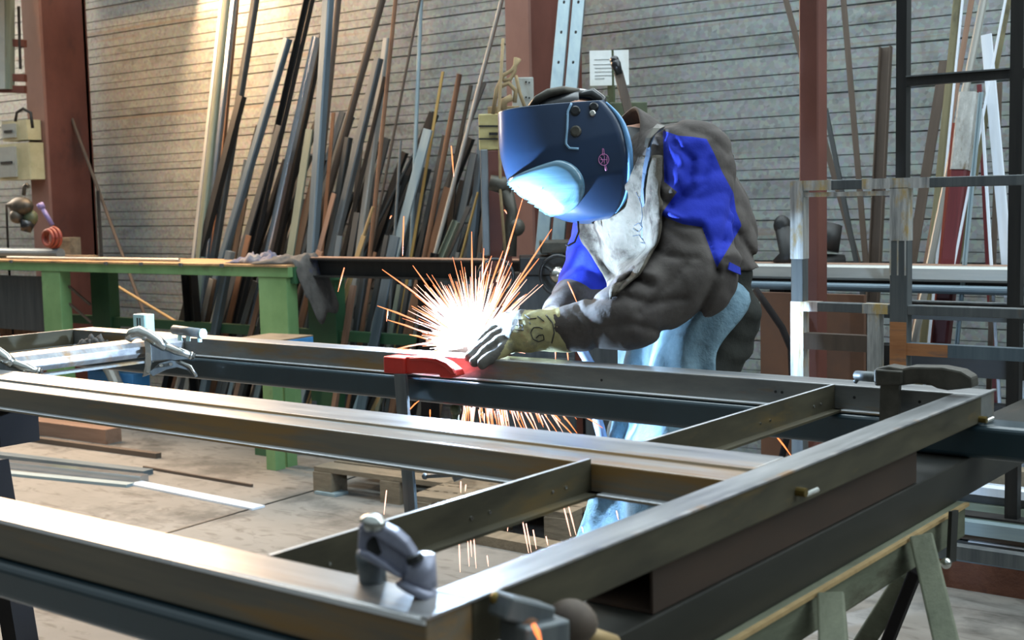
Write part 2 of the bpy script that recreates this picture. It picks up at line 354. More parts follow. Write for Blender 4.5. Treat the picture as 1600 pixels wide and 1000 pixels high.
# ------------------------------------------------------------------ the steel frame being welded
fr = empty('welded_steel_frame', (-2, 1.5, .80), 'large bare steel door frame lying flat across the trestles under the welder', 'frame')
ZT, ZB = .85, .802
def rail_x(name, ya, yb_, x0, x1, flange, step=None, m=None, parent=fr):
    """rail along X: outline in (y,z); flange -1 on the near side bottom"""
    b = MB()
    fl = .016
    if step:   # lower strip in front of the raised top
        pts = [(ya, ZB), (yb_, ZB), (yb_, ZT), (step, ZT), (step - .002, ZT - .005), (ya, ZT - .006)]
    else: pts = [(ya, ZB), (yb_, ZB), (yb_, ZT), (ya, ZT)]
    b.prism([(p[0], p[1]) for p in pts], Vector((x0, 0, 0)), Vector((0, 1, 0)), Vector((0, 0, 1)), Vector((x1 - x0, 0, 0)))
    if flange < 0: b.box(x0, x1, ya - fl, ya + .002, ZB - .001, ZB + .004)
    if flange > 0: b.box(x0, x1, yb_ - .002, yb_ + fl, ZB - .001, ZB + .004)
    # split: faces pointing up take the paler brushed steel, the others a darker one
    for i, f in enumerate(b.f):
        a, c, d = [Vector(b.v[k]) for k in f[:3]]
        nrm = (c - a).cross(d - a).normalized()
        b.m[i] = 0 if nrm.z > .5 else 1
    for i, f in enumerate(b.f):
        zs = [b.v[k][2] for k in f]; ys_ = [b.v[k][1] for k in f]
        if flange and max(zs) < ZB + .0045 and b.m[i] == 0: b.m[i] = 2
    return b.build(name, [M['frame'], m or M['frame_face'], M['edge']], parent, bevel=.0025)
def rail_y(name, xa, xb, y0, y1, flange, parent=fr, m=None):
    b = MB(); fl = .016
    b.box(xa, xb, y0, y1, ZB, ZT)
    if flange < 0: b.box(xa - fl, xa + .002, y0, y1, ZB - .001, ZB + .004)
    if flange > 0: b.box(xb - .002, xb + fl, y0, y1, ZB - .001, ZB + .004)
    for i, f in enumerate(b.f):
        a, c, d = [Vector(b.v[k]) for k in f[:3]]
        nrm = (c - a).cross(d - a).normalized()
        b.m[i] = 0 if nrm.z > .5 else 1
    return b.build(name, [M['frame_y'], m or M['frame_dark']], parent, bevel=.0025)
rail_x('far_rail', 2.238, 2.309, -3.375, -.72, -1)
rail_x('middle_rail', 1.437, 1.583, -3.33, -.768, -1, step=1.492, m=M['frame_rust'])
rail_x('near_rail', .802, .864, -3.375, -.72, 0, m=M['frame_rust'])
b = MB(); b.box(-3.375, -.72, .800, .8025, ZT - .006, ZT - .001); b.build('worn_edge_highlight', M['edge'], fr)  # pale strip drawn in for the highlight along the worn edge
rail_y('right_stile', -.768, -.7195, .8645, 2.2375, 0)
b = MB(); b.box(-.7235, -.7165, .80, 2.31, ZT - .001, ZT + .0015); b.build('edge_lip', M['frame'], fr)
rail_y('left_stile', -3.375, -3.366, .8645, 2.2375, 1)
# light tube lying as left cross member
b = MB(); b.beam(Vector((-2.91, 1.6, .829)), Vector((-2.91, 2.2375, .829)), .11, .042, bev=.012); b.build('tube_crossbar', [M['frame']], fr, bevel=.002)
b = MB(); b.beam(Vector((-2.855, 1.6, .799)), Vector((-2.855, 2.2375, .799)), .03, .006); b.build('crossbar_flange', M['frame_face'], fr)
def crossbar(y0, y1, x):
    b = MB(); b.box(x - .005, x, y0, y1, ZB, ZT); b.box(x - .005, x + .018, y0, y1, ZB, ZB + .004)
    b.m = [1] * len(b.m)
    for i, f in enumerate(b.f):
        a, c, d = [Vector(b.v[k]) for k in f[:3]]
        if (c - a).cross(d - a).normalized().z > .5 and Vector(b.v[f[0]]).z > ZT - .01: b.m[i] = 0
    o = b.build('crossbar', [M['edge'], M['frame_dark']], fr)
    for yy in (y0 + .08, (y0 + y1) / 2 + .03, (y0 + y1) / 2 + .065, y1 - .09, y1 - .06):
        s = MB(); s.tube([(x - .001, yy, ZB + .020), (x + .0015, yy, ZB + .020)], .0022, 8); s.build('rivet', M['nickel'], o)
crossbar(.8645, 1.4365, -.982)
crossbar(1.5835, 2.2375, -.986)
for px, py in ((1245, 768), (1530, 655)):
    p = onX(px, py, -.7195)
    b = MB(); b.tube([p + Vector((-.002, 0, 0)), p + Vector((.013, 0, 0))], .006, 10); s = b.build('stud', M['brass'], fr, smooth=False)
    b = MB(); b.tube([p + Vector((.006, .012, -.006)), p + Vector((.012, .036, -.003))], .0035, 8); b.build('pin', M['nickel'], s)
# small black screw dots on the far rail
for px, py in ((940, 594), (1222, 613), (1335, 621), (1437, 628), (1000 + 212, 612)):
    p = onY(px, py, 2.238); b = MB(); b.tube([p + Vector((0, .002, 0)), p - Vector((0, .0008, 0))], .0028, 8); b.build('hole', M['ink'], fr)

# teal support beams
def teal(name, y0, y1, z0, z1, x0, x1, label):
    b = MB(); r = .012
    ys, zs = (y0 + y1) / 2, (z0 + z1) / 2
    b.beam(Vector((x0, ys, zs)), Vector((x1, ys, zs)), y1 - y0, z1 - z0, bev=r * .5)
    return tag(b.build(name, M['teal'], None, bevel=.004), label, 'beam')
teal('support_beam', 2.216, 2.30, .742, .8005, -3.6, .35, 'long dark teal steel beam under the far side of the frame')
teal('support_beam', .79, .86, .757, .8005, -3.4, -.72, 'dark teal steel beam under the near edge of the frame')

# ------------------------------------------------------------------ trestle at the right end
b = MB(); p0, p1 = onX(1020, 910, -.74), onX(1432, 733, -.74)
y0, y1 = p0.y, p1.y
for (xa, xb, za, zb) in ((-.83, -.74, .7425, .746), (-.83, -.74, .7975, .801), (-.7435, -.74, .746, .7975), (-.83, -.8265, .746, .7975)):
    b.box(xa, xb, y0, y1, za, zb)
tag(b.build('box_section', mat('rusty_dark_box_steel', (50, 38, 30), (68, 50, 38), .6, .2, (14, 3, 14), (84, 56, 36), .62)), 'short brown open-ended box section between the frame and the trestle beam', 'steel section')
e = empty('steel_beam', (-.70, 1.6, .66), 'heavy dark steel beam running under the right end of the frame', 'beam')
b = MB(); b.box(-.85, -.735, .55, 3.3, .677, .7415, bev=.003); b.build('beam_body', M['trestle_steel'], e, bevel=.003)
# timber sawhorse
e = empty('sawhorse', (-.66, 1.4, 0), 'weathered greenish timber sawhorse with splayed legs at the lower right', 'sawhorse')
b = MB(); b.box(-.83, -.722, .45, 2.17, .618, .6765); b.build('top_rail', M['trestle'], e, bevel=.004)
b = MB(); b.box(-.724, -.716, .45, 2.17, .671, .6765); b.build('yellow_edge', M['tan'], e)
def legp(a, c, w, d, m=M['trestle']):
    k = a.z / (a.z - c.z); c2 = a + (c - a) * k
    b = MB(); b.beam(a, c2, w, d, up=Vector((1, 0, 0))); return b.build('leg', m, e, bevel=.003)
legp(onX(1446, 866, -.70), onX(1478, 1000, -.62), .085, .035)
legp(onX(1422, 890, -.82), onX(1352, 1000, -.93), .06, .035, M['trestle'])
legp(onX(1300, 950, -.70), onX(1303, 1010, -.66), .05, .035)
legp(Vector((-.80, 1.30, .66)), Vector((-.97, 1.28, .30)), .05, .035)
legp(onX(1432, 890, -.80), onX(1388, 1000, -.86), .03, .02, M['black_leg'])
# hanging steel strap with ball end
b = MB(); p = onX(1490, 798, -.70); q = onX(1486, 878, -.70)
b.beam(p, q, .03, .006, up=Vector((1, 0, 0)))
o = tag(b.build('clamp_bar', M['trestle_steel']), 'dark clamp bar hanging beside the sawhorse top, ball at its lower end', 'clamp bar')
b = MB(); b.ball(onX(1478, 880, -.69), .009); b.build('ball_end', M['nickel'], o, smooth=True)

# dark trestles at the left: only a leg and a block show
def dark_trestle(label, tx0, tx1, y, legx0, legx1, px_leg):
    e = empty('steel_trestle', ((tx0 + tx1) / 2, y, 0), label, 'trestle')
    b = MB(); b.box(tx0, tx1, y - .045, y + .045, .715 if y > 1 else .665, .8005 if y > 1 else .7565); b.build('top_beam', M['black_leg'], e)
    for xl, dx in ((legx0, px_leg), (tx0 + .1, -px_leg)):
        b = MB(); b.beam(Vector((xl, y, .665)), Vector((xl + dx, y, 0)), .055, .05, up=Vector((0, 1, 0))); b.build('leg', M['black_leg'], e)
    return e
p = onY(30, 660, 1.50)
dark_trestle('black steel trestle under the middle rail at the left edge', p.x - 1.0, p.x, 1.50, onY(-15, 700, 1.5).x, 0, .13)
# timber beam with blue side beyond the far rail
a = onZ(455, 524, .60); b_ = onZ(345, 541, .60)
e = empty('low_bench', Vector((a.x, a.y, 0)), 'blue-sided board on a low stand beyond the far rail, left of centre', 'bench')
b = MB(); b.beam(a - Vector((0, 0, .045)), b_ - Vector((0, 0, .045)), .26, .09); b.build('board', M['blueplastic'], e, bevel=.003)
b = MB(); b.beam(a + Vector((0, 0, .003)), b_ + Vector((0, 0, .003)), .258, .006); b.build('board_top', M['wood'], e)
for k_ in (.12, .30):
    q_ = a.lerp(b_, k_); b = MB(); b.box(q_.x - .03, q_.x + .03, q_.y - .03, q_.y + .03, 0, .51); b.build('leg', M['bench'], e)

# ------------------------------------------------------------------ green bench
e = empty('workbench', (-5.8, 4.4, 0), 'long pale green steel workbench in front of the leaning bars', 'workbench')
BT = .912
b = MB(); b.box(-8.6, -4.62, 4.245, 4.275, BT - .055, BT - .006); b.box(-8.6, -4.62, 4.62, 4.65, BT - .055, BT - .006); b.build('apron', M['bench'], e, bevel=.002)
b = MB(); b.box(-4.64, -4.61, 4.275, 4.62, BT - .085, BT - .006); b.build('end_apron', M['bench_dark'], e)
b = MB(); b.box(-8.6, -4.62, 4.235, 4.66, BT - .006, BT + .004); b.build('top_plate', M['bench_top'], e)
for px in (18, 166, 221, 283, 347): # bolts at the edge
    p = onY(px, 413, 4.235); b = MB(); b.box(p.x - .012, p.x + .012, 4.228, 4.236, BT - .012, BT + .006); b.build('edge_clip', M['mill'], e)
for x0, x1 in ((-4.84, -4.64), (-6.68, -6.50), (-8.5, -8.32)):
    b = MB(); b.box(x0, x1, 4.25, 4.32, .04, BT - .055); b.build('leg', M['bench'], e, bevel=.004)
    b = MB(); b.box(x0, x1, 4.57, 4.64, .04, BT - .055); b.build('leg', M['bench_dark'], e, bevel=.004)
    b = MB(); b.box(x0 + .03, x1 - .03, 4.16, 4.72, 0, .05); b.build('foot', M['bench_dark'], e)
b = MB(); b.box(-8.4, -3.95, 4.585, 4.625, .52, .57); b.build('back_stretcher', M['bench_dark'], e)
b = MB(); b.box(-8.3, -6.7, 4.30, 4.32, .50, .82); b.build('side_panel', M['dark'], e)

def lying(name, p, q, w, h, m, label, cat='bar', group=None, up=Vector((0, 0, 1)), rnd=False, bev=0):
    p = Vector(p); q = Vector(q); L = (q - p).length; zz = (q - p).normalized()
    xx = zz.cross(up).normalized(); yy = zz.cross(xx)
    b = MB()
    if rnd: b.tube([(0, 0, 0), (0, 0, L)], w / 2, 14)
    else: b.beam(Vector((0, 0, 0)), Vector((0, 0, L)), h, w, Vector((1, 0, 0)), bev=bev)
    o = b.build(name, m, smooth=False)
    o.location = p; o.rotation_euler = Matrix(((xx.x, yy.x, zz.x), (xx.y, yy.y, zz.y), (xx.z, yy.z, zz.z))).to_euler()
    return tag(o, label, cat, group)
zb = BT + .004
p, q = onY(0, 395, 4.42), onY(95, 395, 4.42)
lying('steel_tube', (p.x - .8, 4.40, zb + .032), (q.x, 4.42, zb + .032), .06, .06, M['blue_grey'], 'dull grey pipe lying on the green bench at the left edge', 'pipe', rnd=True)
p, q = onY(95, 402, 4.36), onY(280, 404, 4.36)
lying('steel_rod', (p.x - .5, 4.33, zb + .009), (q.x, 4.36, zb + .009), .018, .018, M['light'], 'thin bright rod lying along the green bench top', 'rod', rnd=True)
lying('timber_strip', (-7.7, 4.50, zb + .008), (-6.6, 4.55, zb + .008), .06, .016, M['wood'], 'flat wooden strip at the back of the green bench', 'strip')

# long rail across the bars, on two stands
e = empty('long_channel_rail', (-2, 4.4, .8), 'long dark steel channel rail behind the welder, at bench height', 'rail')
b = MB()
zt, zbm = .942, .852
X0r, X1r = -4.80, 1.8
b.box(X0r, X1r, 4.38, 4.50, zt - .008, zt); b.box(X0r, X1r, 4.43, 4.438, zbm, zt - .008); b.box(X0r, X1r, 4.38, 4.50, zbm, zbm + .008)
for i, f in enumerate(b.f): pass
b.build('channel', M['black'], e)
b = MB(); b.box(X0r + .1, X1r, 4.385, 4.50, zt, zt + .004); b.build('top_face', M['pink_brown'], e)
for xx in (-3.95, -2.2, .2):
    b = MB(); b.box(xx, xx + .06, 4.41, 4.47, 0, zbm); b.build('stand', M['black_leg'], e)
# galvanised tube on the right part and the lower tube
lying('steel_tube', (-2.75, 4.335, .922), (1.7, 4.335, .922), .052, .052, M['light'], 'bright galvanised tube lying along the dark rail right of the welder', 'tube', rnd=False, bev=.008)
lying('steel_tube', (-2.9, 4.30, .872), (1.7, 4.30, .872), .030, .030, M['blue_grey'], 'thin dark tube below the bright galvanised tube', 'tube', rnd=True)
lying('steel_tube', (-2.1, 4.26, .80), (1.7, 4.26, .80), .08, .045, M['dark'], 'dark flat tube lowest of the stack right of the square post', 'tube')
e = empty('bar_rack', (-1.2, 4.32, 0), 'dark steel rack arms carrying the tubes behind the right-hand frame', 'rack')
for xx in (-2.45, -.9, .9):
    b = MB(); b.box(xx, xx + .05, 4.33, 4.375, 0, .775); b.box(xx, xx + .05, 4.20, 4.375, .7475, .7765); b.build('arm_post', M['black_leg'], e)

for z_, lab in ((.64, 'upper of the two dark tubes low behind the right-hand frame'), (.46, 'lower of the two dark tubes low behind the right-hand frame')):
    lying('steel_tube', (-2.05, 4.26, z_), (1.7, 4.26, z_), .08, .09, M['black'], lab, 'tube')
    for xx in (-.9, .9):
        b = MB(); b.box(xx, xx + .05, 4.20, 4.33, z_ - .07, z_ - .046); b.build('arm', M['black_leg'], e)
# rags on bench end
def rag(name, c, sx, sy, sz, n, label, cat='rag', m=None, seed=1, droop=None):
    rnd = random.Random(seed); b = MB(); N = 26
    ph = [rnd.uniform(0, 6.28) for _ in range(12)]
    vs_ = []
    for i in range(N):
        for j in range(N):
            u, v = i / (N - 1) * 2 - 1, j / (N - 1) * 2 - 1
            r = 1 + .18 * math.sin(3 * math.atan2(v, u) + ph[0]) + .1 * math.sin(7 * math.atan2(v, u) + ph[1])
            h = max(0, 1 - (u * u + v * v) * .55) * (0.62 + .22 * math.sin(u * 7 + 3 * math.sin(v * 4 + ph[2]) + ph[3]) + .2 * math.sin(v * 9 + 2.5 * math.sin(u * 6 + ph[4]) + ph[5]) + .12 * math.sin(u * 17 + v * 13 + ph[6]))
            z = max(0.002, h * sz) if abs(u) < .99 and abs(v) < .99 else .002
            p = Vector(c) + Vector((u * sx * r, v * sy * r, z))
            if droop and p.x > droop: p.z -= (p.x - droop) * 1.2; p.x = droop + (p.x - droop) * .35
            vs_.append(p)
    b.add(vs_, [(i * N + j, (i + 1) * N + j, (i + 1) * N + j + 1, i * N + j + 1) for i in range(N - 1) for j in range(N - 1)])
    o = b.build(name, m or M['rag'], smooth=True)
    sd = o.modifiers.new('s', 'SOLIDIFY'); sd.thickness = .003; sd.offset = 1
    return tag(o, label, cat)
rag('shop_rag', (onY(470, 405, 4.36).x - .02, 4.40, zb), .24, .12, .05, 1, 'dark grey rag heaped over the right end of the green bench', seed=3, droop=-4.62)
rag('shop_rag', (onY(400, 402, 4.36).x, 4.40, zb), .13, .09, .06, 1, 'small crumpled grey and blue rag on the bench, left of the large rag', seed=8, m=mat('blue_grey_rag', (70, 76, 110), (150, 140, 130), .95, 0, (14, 14, 14), bump=.5))

# ------------------------------------------------------------------ leaning bars
counts = {}
bars = []
def section(kind, w, d):
    w /= 2; d /= 2
    if kind == 'angle':
        t = max(.004, w * .22); return [(-w, -d), (w, -d), (w, d), (w - t, d), (w - t, -d + t), (-w, -d + t)]
    if kind == 'channel':
        t = max(.004, w * .16); return [(-w, -d), (-w + t, -d), (-w + t, d - t), (w - t, d - t), (w - t, -d), (w, -d), (w, d), (-w, d)]
    if kind == 'round':
        return [(w * math.cos(a * math.pi / 5), w * math.sin(a * math.pi / 5)) for a in range(10)]
    bv = min(w, d) * .3
    return [(-w + bv, -d), (w - bv, -d), (w, -d + bv), (w, d - bv), (w - bv, d), (-w + bv, d), (-w, d - bv), (-w, -d + bv)]
def lean(x1, y1, x2, y2, wpx, kind, m, layer, top=None, label=None, name=None, Yb=None, slope=None):
    """bar through two picture points on a plane that starts on the floor at Yb and leans back on the wall"""
    Y0 = (4.93 - .055 * layer) if Yb is None else Yb
    sl = ((5.22 - .035 * layer) - Y0) / 2.4 if slope is None else slope
    def hit(px, py):
        dd = ray(px, py)   # plane y = Y0 + sl*z
        t = (Y0 + sl * EYE.z) / (dd.y - sl * dd.z); return EYE + dd * t
    a, c = hit(x1, y1), hit(x2, y2)
    tt = (c - EYE).dot(CX)
    w = wpx * tt / F_PX * .94
    dirv = (a - c).normalized()
    if y1 <= 2 and top is None: top = 3.3 + random.uniform(-.3, .5)
    if top: a = c + dirv * ((top - c.z) / dirv.z)
    base = c - dirv * ((c.z - .003) / dirv.z)
    if sl > 0 and a.y > 5.26: a = base + (a - base) * ((5.26 - base.y) / (a.y - base.y))
    L = (a - base).length
    depth = {'flat': max(.006, w * .22), 'tube': w * .9, 'angle': w * .8, 'channel': w * .55, 'round': w}[kind]
    zz = dirv; xx = Vector((1, 0, 0)); xx = (xx - zz * xx.dot(zz)).normalized(); yy = zz.cross(xx)
    bb = MB(); pts = section(kind, w, depth)
    bb.prism(pts, Vector((0, 0, 0)), Vector((1, 0, 0)), Vector((0, 1, 0)), Vector((0, 0, L)))
    nm = name or {'flat': 'flat_bar', 'tube': 'square_tube', 'angle': 'angle_iron', 'channel': 'steel_channel', 'round': 'round_bar'}[kind]
    me_ = bb.build(nm, M[m] if isinstance(m, str) else m, smooth=False)
    rot = Matrix((( xx.x, yy.x, zz.x), (xx.y, yy.y, zz.y), (xx.z, yy.z, zz.z)))
    me_.location = base; me_.rotation_euler = rot.to_euler()
    bars.append([me_, base.x, kind, m, label, L])
    return me_, base, a, w
# the tall and eye-catching ones; x1,y1,x2,y2,width,kind,material,layer
lean(346, 0, 303, 390, 7, 'flat', 'light', 5)  # white-lit left edge of the next tube, drawn as a paler bar
lean(356, 0, 314, 390, 13, 'tube', 'green_grey', 4)
lean(366, 0, 352, 130, 9, 'tube', 'shiny', 3, label='short bright steel tube high up beside the leftmost tall bars', slope=.12)
lean(370, 0, 333, 390, 7, 'angle', 'rust', 2)
lean(399, 0, 335, 398, 12, 'tube', 'dark', 3)
lean(378, 150, 314, 396, 13, 'angle', 'black', 4)
lean(450, 60, 350, 396, 13, 'tube', 'blue_grey', 4)
lean(436, 196, 377, 396, 13, 'flat', 'dark', 5)
lean(483, 0, 392, 396, 17, 'channel', 'black', 3)
lean(494, 58, 419, 396, 12, 'tube', 'shiny', 2, label='bright polished aluminium tube glinting white in the middle of the dark bars')
lean(505, 52, 432, 396, 9, 'angle', 'black', 1)
lean(513, 0, 488, 396, 17, 'tube', 'blue_grey', 5)
lean(529, 0, 498, 300, 10, 'round', 'brown', 2)
lean(484, 202, 454, 396, 17, 'flat', 'green_grey', 4)
lean(492, 270, 466, 396, 12, 'flat', 'brown', 3)
lean(521, 176, 503, 396, 8, 'flat', 'rust', 3)
lean(522, 302, 497, 398, 10, 'flat', 'pink_brown', 5)
lean(545, 215, 514, 396, 12, 'tube', 'dark', 2)
lean(597, 0, 505, 330, 12, 'round', 'brown', 1)
lean(592, 91, 519, 398, 14, 'tube', 'mill', 4, label='thick grey square tube with cut top left of the orange rod')
lean(602, 120, 536, 398, 9, 'flat', 'black', 3)
lean(605, 60, 561, 398, 12, 'tube', 'light', 2)
lean(618, 0, 578, 398, 7, 'round', 'rust', 5, label='tall thin orange rusty rod leaning against the wall')
lean(656, 0, 592, 330, 4.5, 'round', 'brown', 3)
lean(658, 0, 646, 300, 7, 'round', 'pale_blue', 2, label='pale blue straight rod standing tall against the wall')
lean(669, 202, 617, 398, 19, 'flat', 'pale_blue', 4, label='wide pale blue-grey flat bar with a slanted top')
lean(692, 112, 643, 398, 6, 'flat', 'yellow', 3, label='narrow yellowed flat bar with a notched top')
lean(718, 116, 664, 398, 9, 'round', 'rust', 4)
lean(700, 293, 672, 400, 15, 'flat', 'rust', 2)
lean(736, 133, 701, 300, 8, 'flat', 'black', 2)
lean(757, 129, 690, 310, 8, 'flat', 'dark', 1)
lean(784, 0, 679, 400, 7, 'round', 'light', 5, label='long slim light grey rod leaning left from the column')
lean(741, 240, 712, 380, 14, 'flat', 'mill', 3)
lean(713, 346, 691, 398, 13, 'channel', 'green_grey', 5)
lean(733, 323, 700, 398, 9, 'flat', 'dark', 4)
lean(747, 300, 722, 396, 4, 'round', 'yellow', 5)
lean(754, 210, 738, 380, 13, 'tube', 'blue_grey', 2)
lean(766, 240, 748, 398, 7, 'flat', 'brown', 4)
lean(766, 308, 754, 398, 8, 'flat', 'rust', 3)
lean(558, 332, 547, 398, 13, 'flat', 'dark', 5)
lean(583, 323, 558, 398, 5, 'round', 'tan', 6)
lean(645, 244, 585, 360, 5, 'round', 'dark', 1)
lean(640, 285, 592, 398, 7, 'flat', 'black', 2)
lean(626, 220, 616, 375, 4.5, 'round', 'mill', 5)
lean(403, 196, 352, 396, 9, 'flat', 'black', 1)
lean(712, 250, 700, 390, 12, 'flat', 'black', 1)
lean(690, 244, 655, 396, 10, 'angle', 'dark', 1)
lean(566, 200, 548, 396, 10, 'flat', 'brown', 1)
lean(470, 200, 440, 396, 12, 'flat', 'black', 0)
# a front row of shorter pieces that show under the bench and rail
fr_row = [(330, 440, 316, 500, 12, 'flat', 'light'), (296, 432, 302, 512, 26, 'channel', 'black'), (352, 436, 338, 510, 14, 'tube', 'blue_grey'), (372, 440, 356, 510, 12, 'flat', 'rust'),
          (400, 436, 378, 512, 12, 'flat', 'mill'), (412, 438, 394, 512, 11, 'flat', 'pink_brown'), (484, 452, 466, 521, 15, 'flat', 'pink_brown'), (547, 437, 530, 492, 10, 'flat', 'tan'),
          (553, 441, 540, 524, 9, 'angle', 'pink_brown'), (569, 438, 556, 524, 13, 'tube', 'dark'), (577, 445, 562, 530, 7, 'flat', 'rust'), (604, 437, 584, 538, 20, 'flat', 'blue_grey'),
          (625, 437, 606, 545, 9, 'flat', 'green_grey'), (655, 441, 632, 545, 19, 'flat', 'rust'), (672, 440, 655, 545, 13, 'channel', 'black'), (590, 440, 572, 530, 10, 'flat', 'dark'),
          (640, 440, 622, 545, 8, 'angle', 'dark'), (690, 440, 672, 545, 10, 'flat', 'dark'), (708, 438, 690, 545, 8, 'flat', 'mill'), (520, 440, 508, 520, 12, 'flat', 'blue_grey'), (426, 440, 404, 520, 10, 'angle', 'dark'),
          (725, 440, 705, 545, 10, 'flat', 'brown'), (745, 440, 728, 545, 10, 'tube', 'dark'), (768, 440, 750, 545, 10, 'flat', 'mill'), (335, 440, 322, 512, 10, 'flat', 'brown'),
          (365, 590, 360, 610, 9, 'flat', 'pale_blue'), (322, 590, 317, 605, 7, 'flat', 'rust'), (275, 585, 271, 600, 7, 'flat', 'rust'), (405, 600, 399, 625, 12, 'flat', 'pale_blue'), (474, 612, 466, 640, 10, 'flat', 'pale_blue'),
          (290, 585, 284, 602, 11, 'flat', 'dark'), (347, 588, 341, 610, 11, 'flat', 'mill'), (560, 625, 553, 645, 10, 'flat', 'pale_blue'), (590, 625, 578, 650, 8, 'flat', 'tan'), (490, 612, 482, 640, 9, 'flat', 'dark')]
for i, (x1, y1, x2, y2, w, k, m) in enumerate(fr_row):
    lean(x1, y1, x2, y2, w, k, m, 6 + (i % 3), top=(.80 + .08 * (i % 4)) if y1 < 560 else .30 + .06 * (i % 3), slope=.14)
rf = random.Random(23)
for i in range(46):
    x0 = 352 + i * 8.9 + rf.uniform(-4, 4); y0 = rf.choice((180, 215, 240, 260, 290, 310, 330)) + rf.uniform(-12, 12)
    if x0 < 400: y0 = max(y0, 250)
    dx = (400 - y0) * rf.uniform(.18, .42)
    lean(x0 + dx, y0, x0, 398, rf.uniform(7, 15), rf.choice(('flat', 'tube', 'angle', 'flat')), rf.choice(('dark', 'black', 'black', 'dark', 'mill', 'brown', 'blue_grey', 'rust', 'black')), -(i % 2) * .5)
# bars left of the bench gap
lean(66, 60, 190, 395, 5.5, 'round', 'brown', 1, label='thin brown rod slanting down to the right from the left column', top=2.3)
lean(153, 298, 158, 392, 8, 'flat', 'black', 2, label='short dark upright bar standing alone behind the green bench')
# right-hand group
RY = 4.75
def rl(*a, **k):
    k.setdefault('Yb', RY); k.setdefault('slope', .16); return lean(*a, **k)
rl(1228, 0, 1341, 412, 10, 'flat', 'brown', 0, label='brown flat bar leaning to the left behind the square post')
rl(1318, 0, 1352, 400, 10, 'flat', 'brown', 0, label='tall brown bar standing just right of the square post', Yb=4.68)
rl(1290, 170, 1313, 285, 7, 'angle', 'dark', 0, Yb=4.68, label='short dark angle bar tucked right against the square post')
rl(1384, 73, 1367, 412, 20, 'channel', 'brown', 0, label='brown steel channel with open front standing between post and dark rack', Yb=4.62, slope=.14)
rl(1496, 0, 1455, 415, 12, 'tube', 'olive', 0, label='tall olive timber-like batten leaning right of the dark rack post', Yb=4.60)
rl(1504, 0, 1463, 415, 4, 'flat', 'white', 0, label='thin white strip edging the olive batten', Yb=4.58)
rl(1476, 95, 1426, 400, 17, 'flat', 'brown', 0, label='wide dark brown flat bar leaning behind the dark rack', Yb=4.70)
rl(1518, 0, 1480, 220, 9, 'flat', 'pink_brown', 0, Yb=4.72, label='brown flat bar just right of the olive batten')
rl(1537, 0, 1476, 300, 13, 'round', 'light', 0, label='grey round pipe leaning across the right-hand bars', Yb=4.52)
rl(1492, 192, 1470, 415, 9, 'flat', 'redprimer', 0, label='narrow red primed flat bar beside the olive batten', Yb=4.46)
o, ba, tp, w = rl(1514, 150, 1484, 415, 27, 'tube', 'darkred', 0, label='wide dark red box section with clear plastic wrapped round its top', Yb=4.36)
wr = MB(); zloc = (tp - ba).length
wr.prism(section('tube', w * 1.1, w * 1.0), Vector((0, 0, zloc - .26)), Vector((1, 0, 0)), Vector((0, 1, 0)), Vector((0, 0, .27)))
wm = mat('clear_grey_plastic_wrap', (150, 150, 146), (190, 190, 186), .25, 0, (30, 30, 14), (120, 104, 80), .6, bump=.6, dist=.004)
wo = wr.build('plastic_wrap', wm); wo.parent = o; wo.location = (0, 0, 0)
rl(1576, 0, 1541, 180, 10, 'flat', 'olive', 0, label='olive bar crossing in front of the white plate at the top right', Yb=4.40)
rl(1571, 0, 1536, 180, 4, 'flat', 'white', 0, label='bright white strip beside the olive bar at the top right', Yb=4.34)
rl(1534, 170, 1549, 415, 5, 'flat', 'white', 0, label='thin white strip leaning to the left below the rack bar', Yb=4.30)
rl(1541, 54, 1574, 420, 18, 'flat', 'white', 0, label='broad white plate strip leaning at the far right', Yb=4.44, slope=.12)
rl(1533, 144, 1507, 415, 7, 'channel', 'pale_blue', 0, label='narrow pale blue double strip leaning beside the dark red section', Yb=4.28)
rl(1530, 132, 1543, 400, 8, 'flat', 'darkred', 0, label='narrow dark red bar behind the broad white plate', Yb=4.60)
rl(1562, 129, 1552, 415, 9, 'flat', 'brown', 0, label='brown flat bar right behind the thin white strip', Yb=4.52)
rl(1590, 200, 1586, 415, 10, 'flat', 'brown', 0, Yb=4.6, label='brown bar at the right edge behind the rack post')
# unique labels from place in the row
kindword = {'flat': 'flat bar', 'tube': 'square tube', 'angle': 'angle bar', 'channel': 'channel', 'round': 'round rod'}
matword = {'light': 'light grey', 'green_grey': 'greenish grey', 'shiny': 'bright', 'rust': 'rusty orange-brown', 'dark': 'dark grey', 'black': 'blackish', 'blue_grey': 'blue-grey', 'mill': 'grey',
           'brown': 'brown', 'pink_brown': 'pinkish brown', 'pale_blue': 'pale blue', 'tan': 'tan', 'yellow': 'yellowish'}
ordw = ['leftmost'] + [w_ + ' from left' for w_ in 'second third fourth fifth sixth seventh eighth ninth tenth eleventh twelfth thirteenth fourteenth fifteenth sixteenth seventeenth eighteenth nineteenth twentieth'.split()]
grp = {}
for r in bars:
    if r[4] is None: grp.setdefault((r[2], r[3], r[5] > 1.3), []).append(r)
for (k, m, tall), rs in grp.items():
    rs.sort(key=lambda r: r[1])
    for i, r in enumerate(rs):
        size = 'long' if tall else 'short'
        if False: pass
        elif len(rs) == 1: r[4] = 'the only %s %s %s leaning on the wall' % (size, matword[m], kindword[k])
        else: r[4] = '%s of the %s %s %ss leaning on the wall' % (ordw[min(i, 19)], size, matword[m], kindword[k])
for r in bars:
    catw = {'flat': 'bar', 'tube': 'tube', 'angle': 'bar', 'channel': 'channel', 'round': 'rod'}[r[2]]
    tag(r[0], r[4], catw, 'steel bars leaning on the back wall' if r[1] < -2.8 else 'bars leaning on the wall at the right')

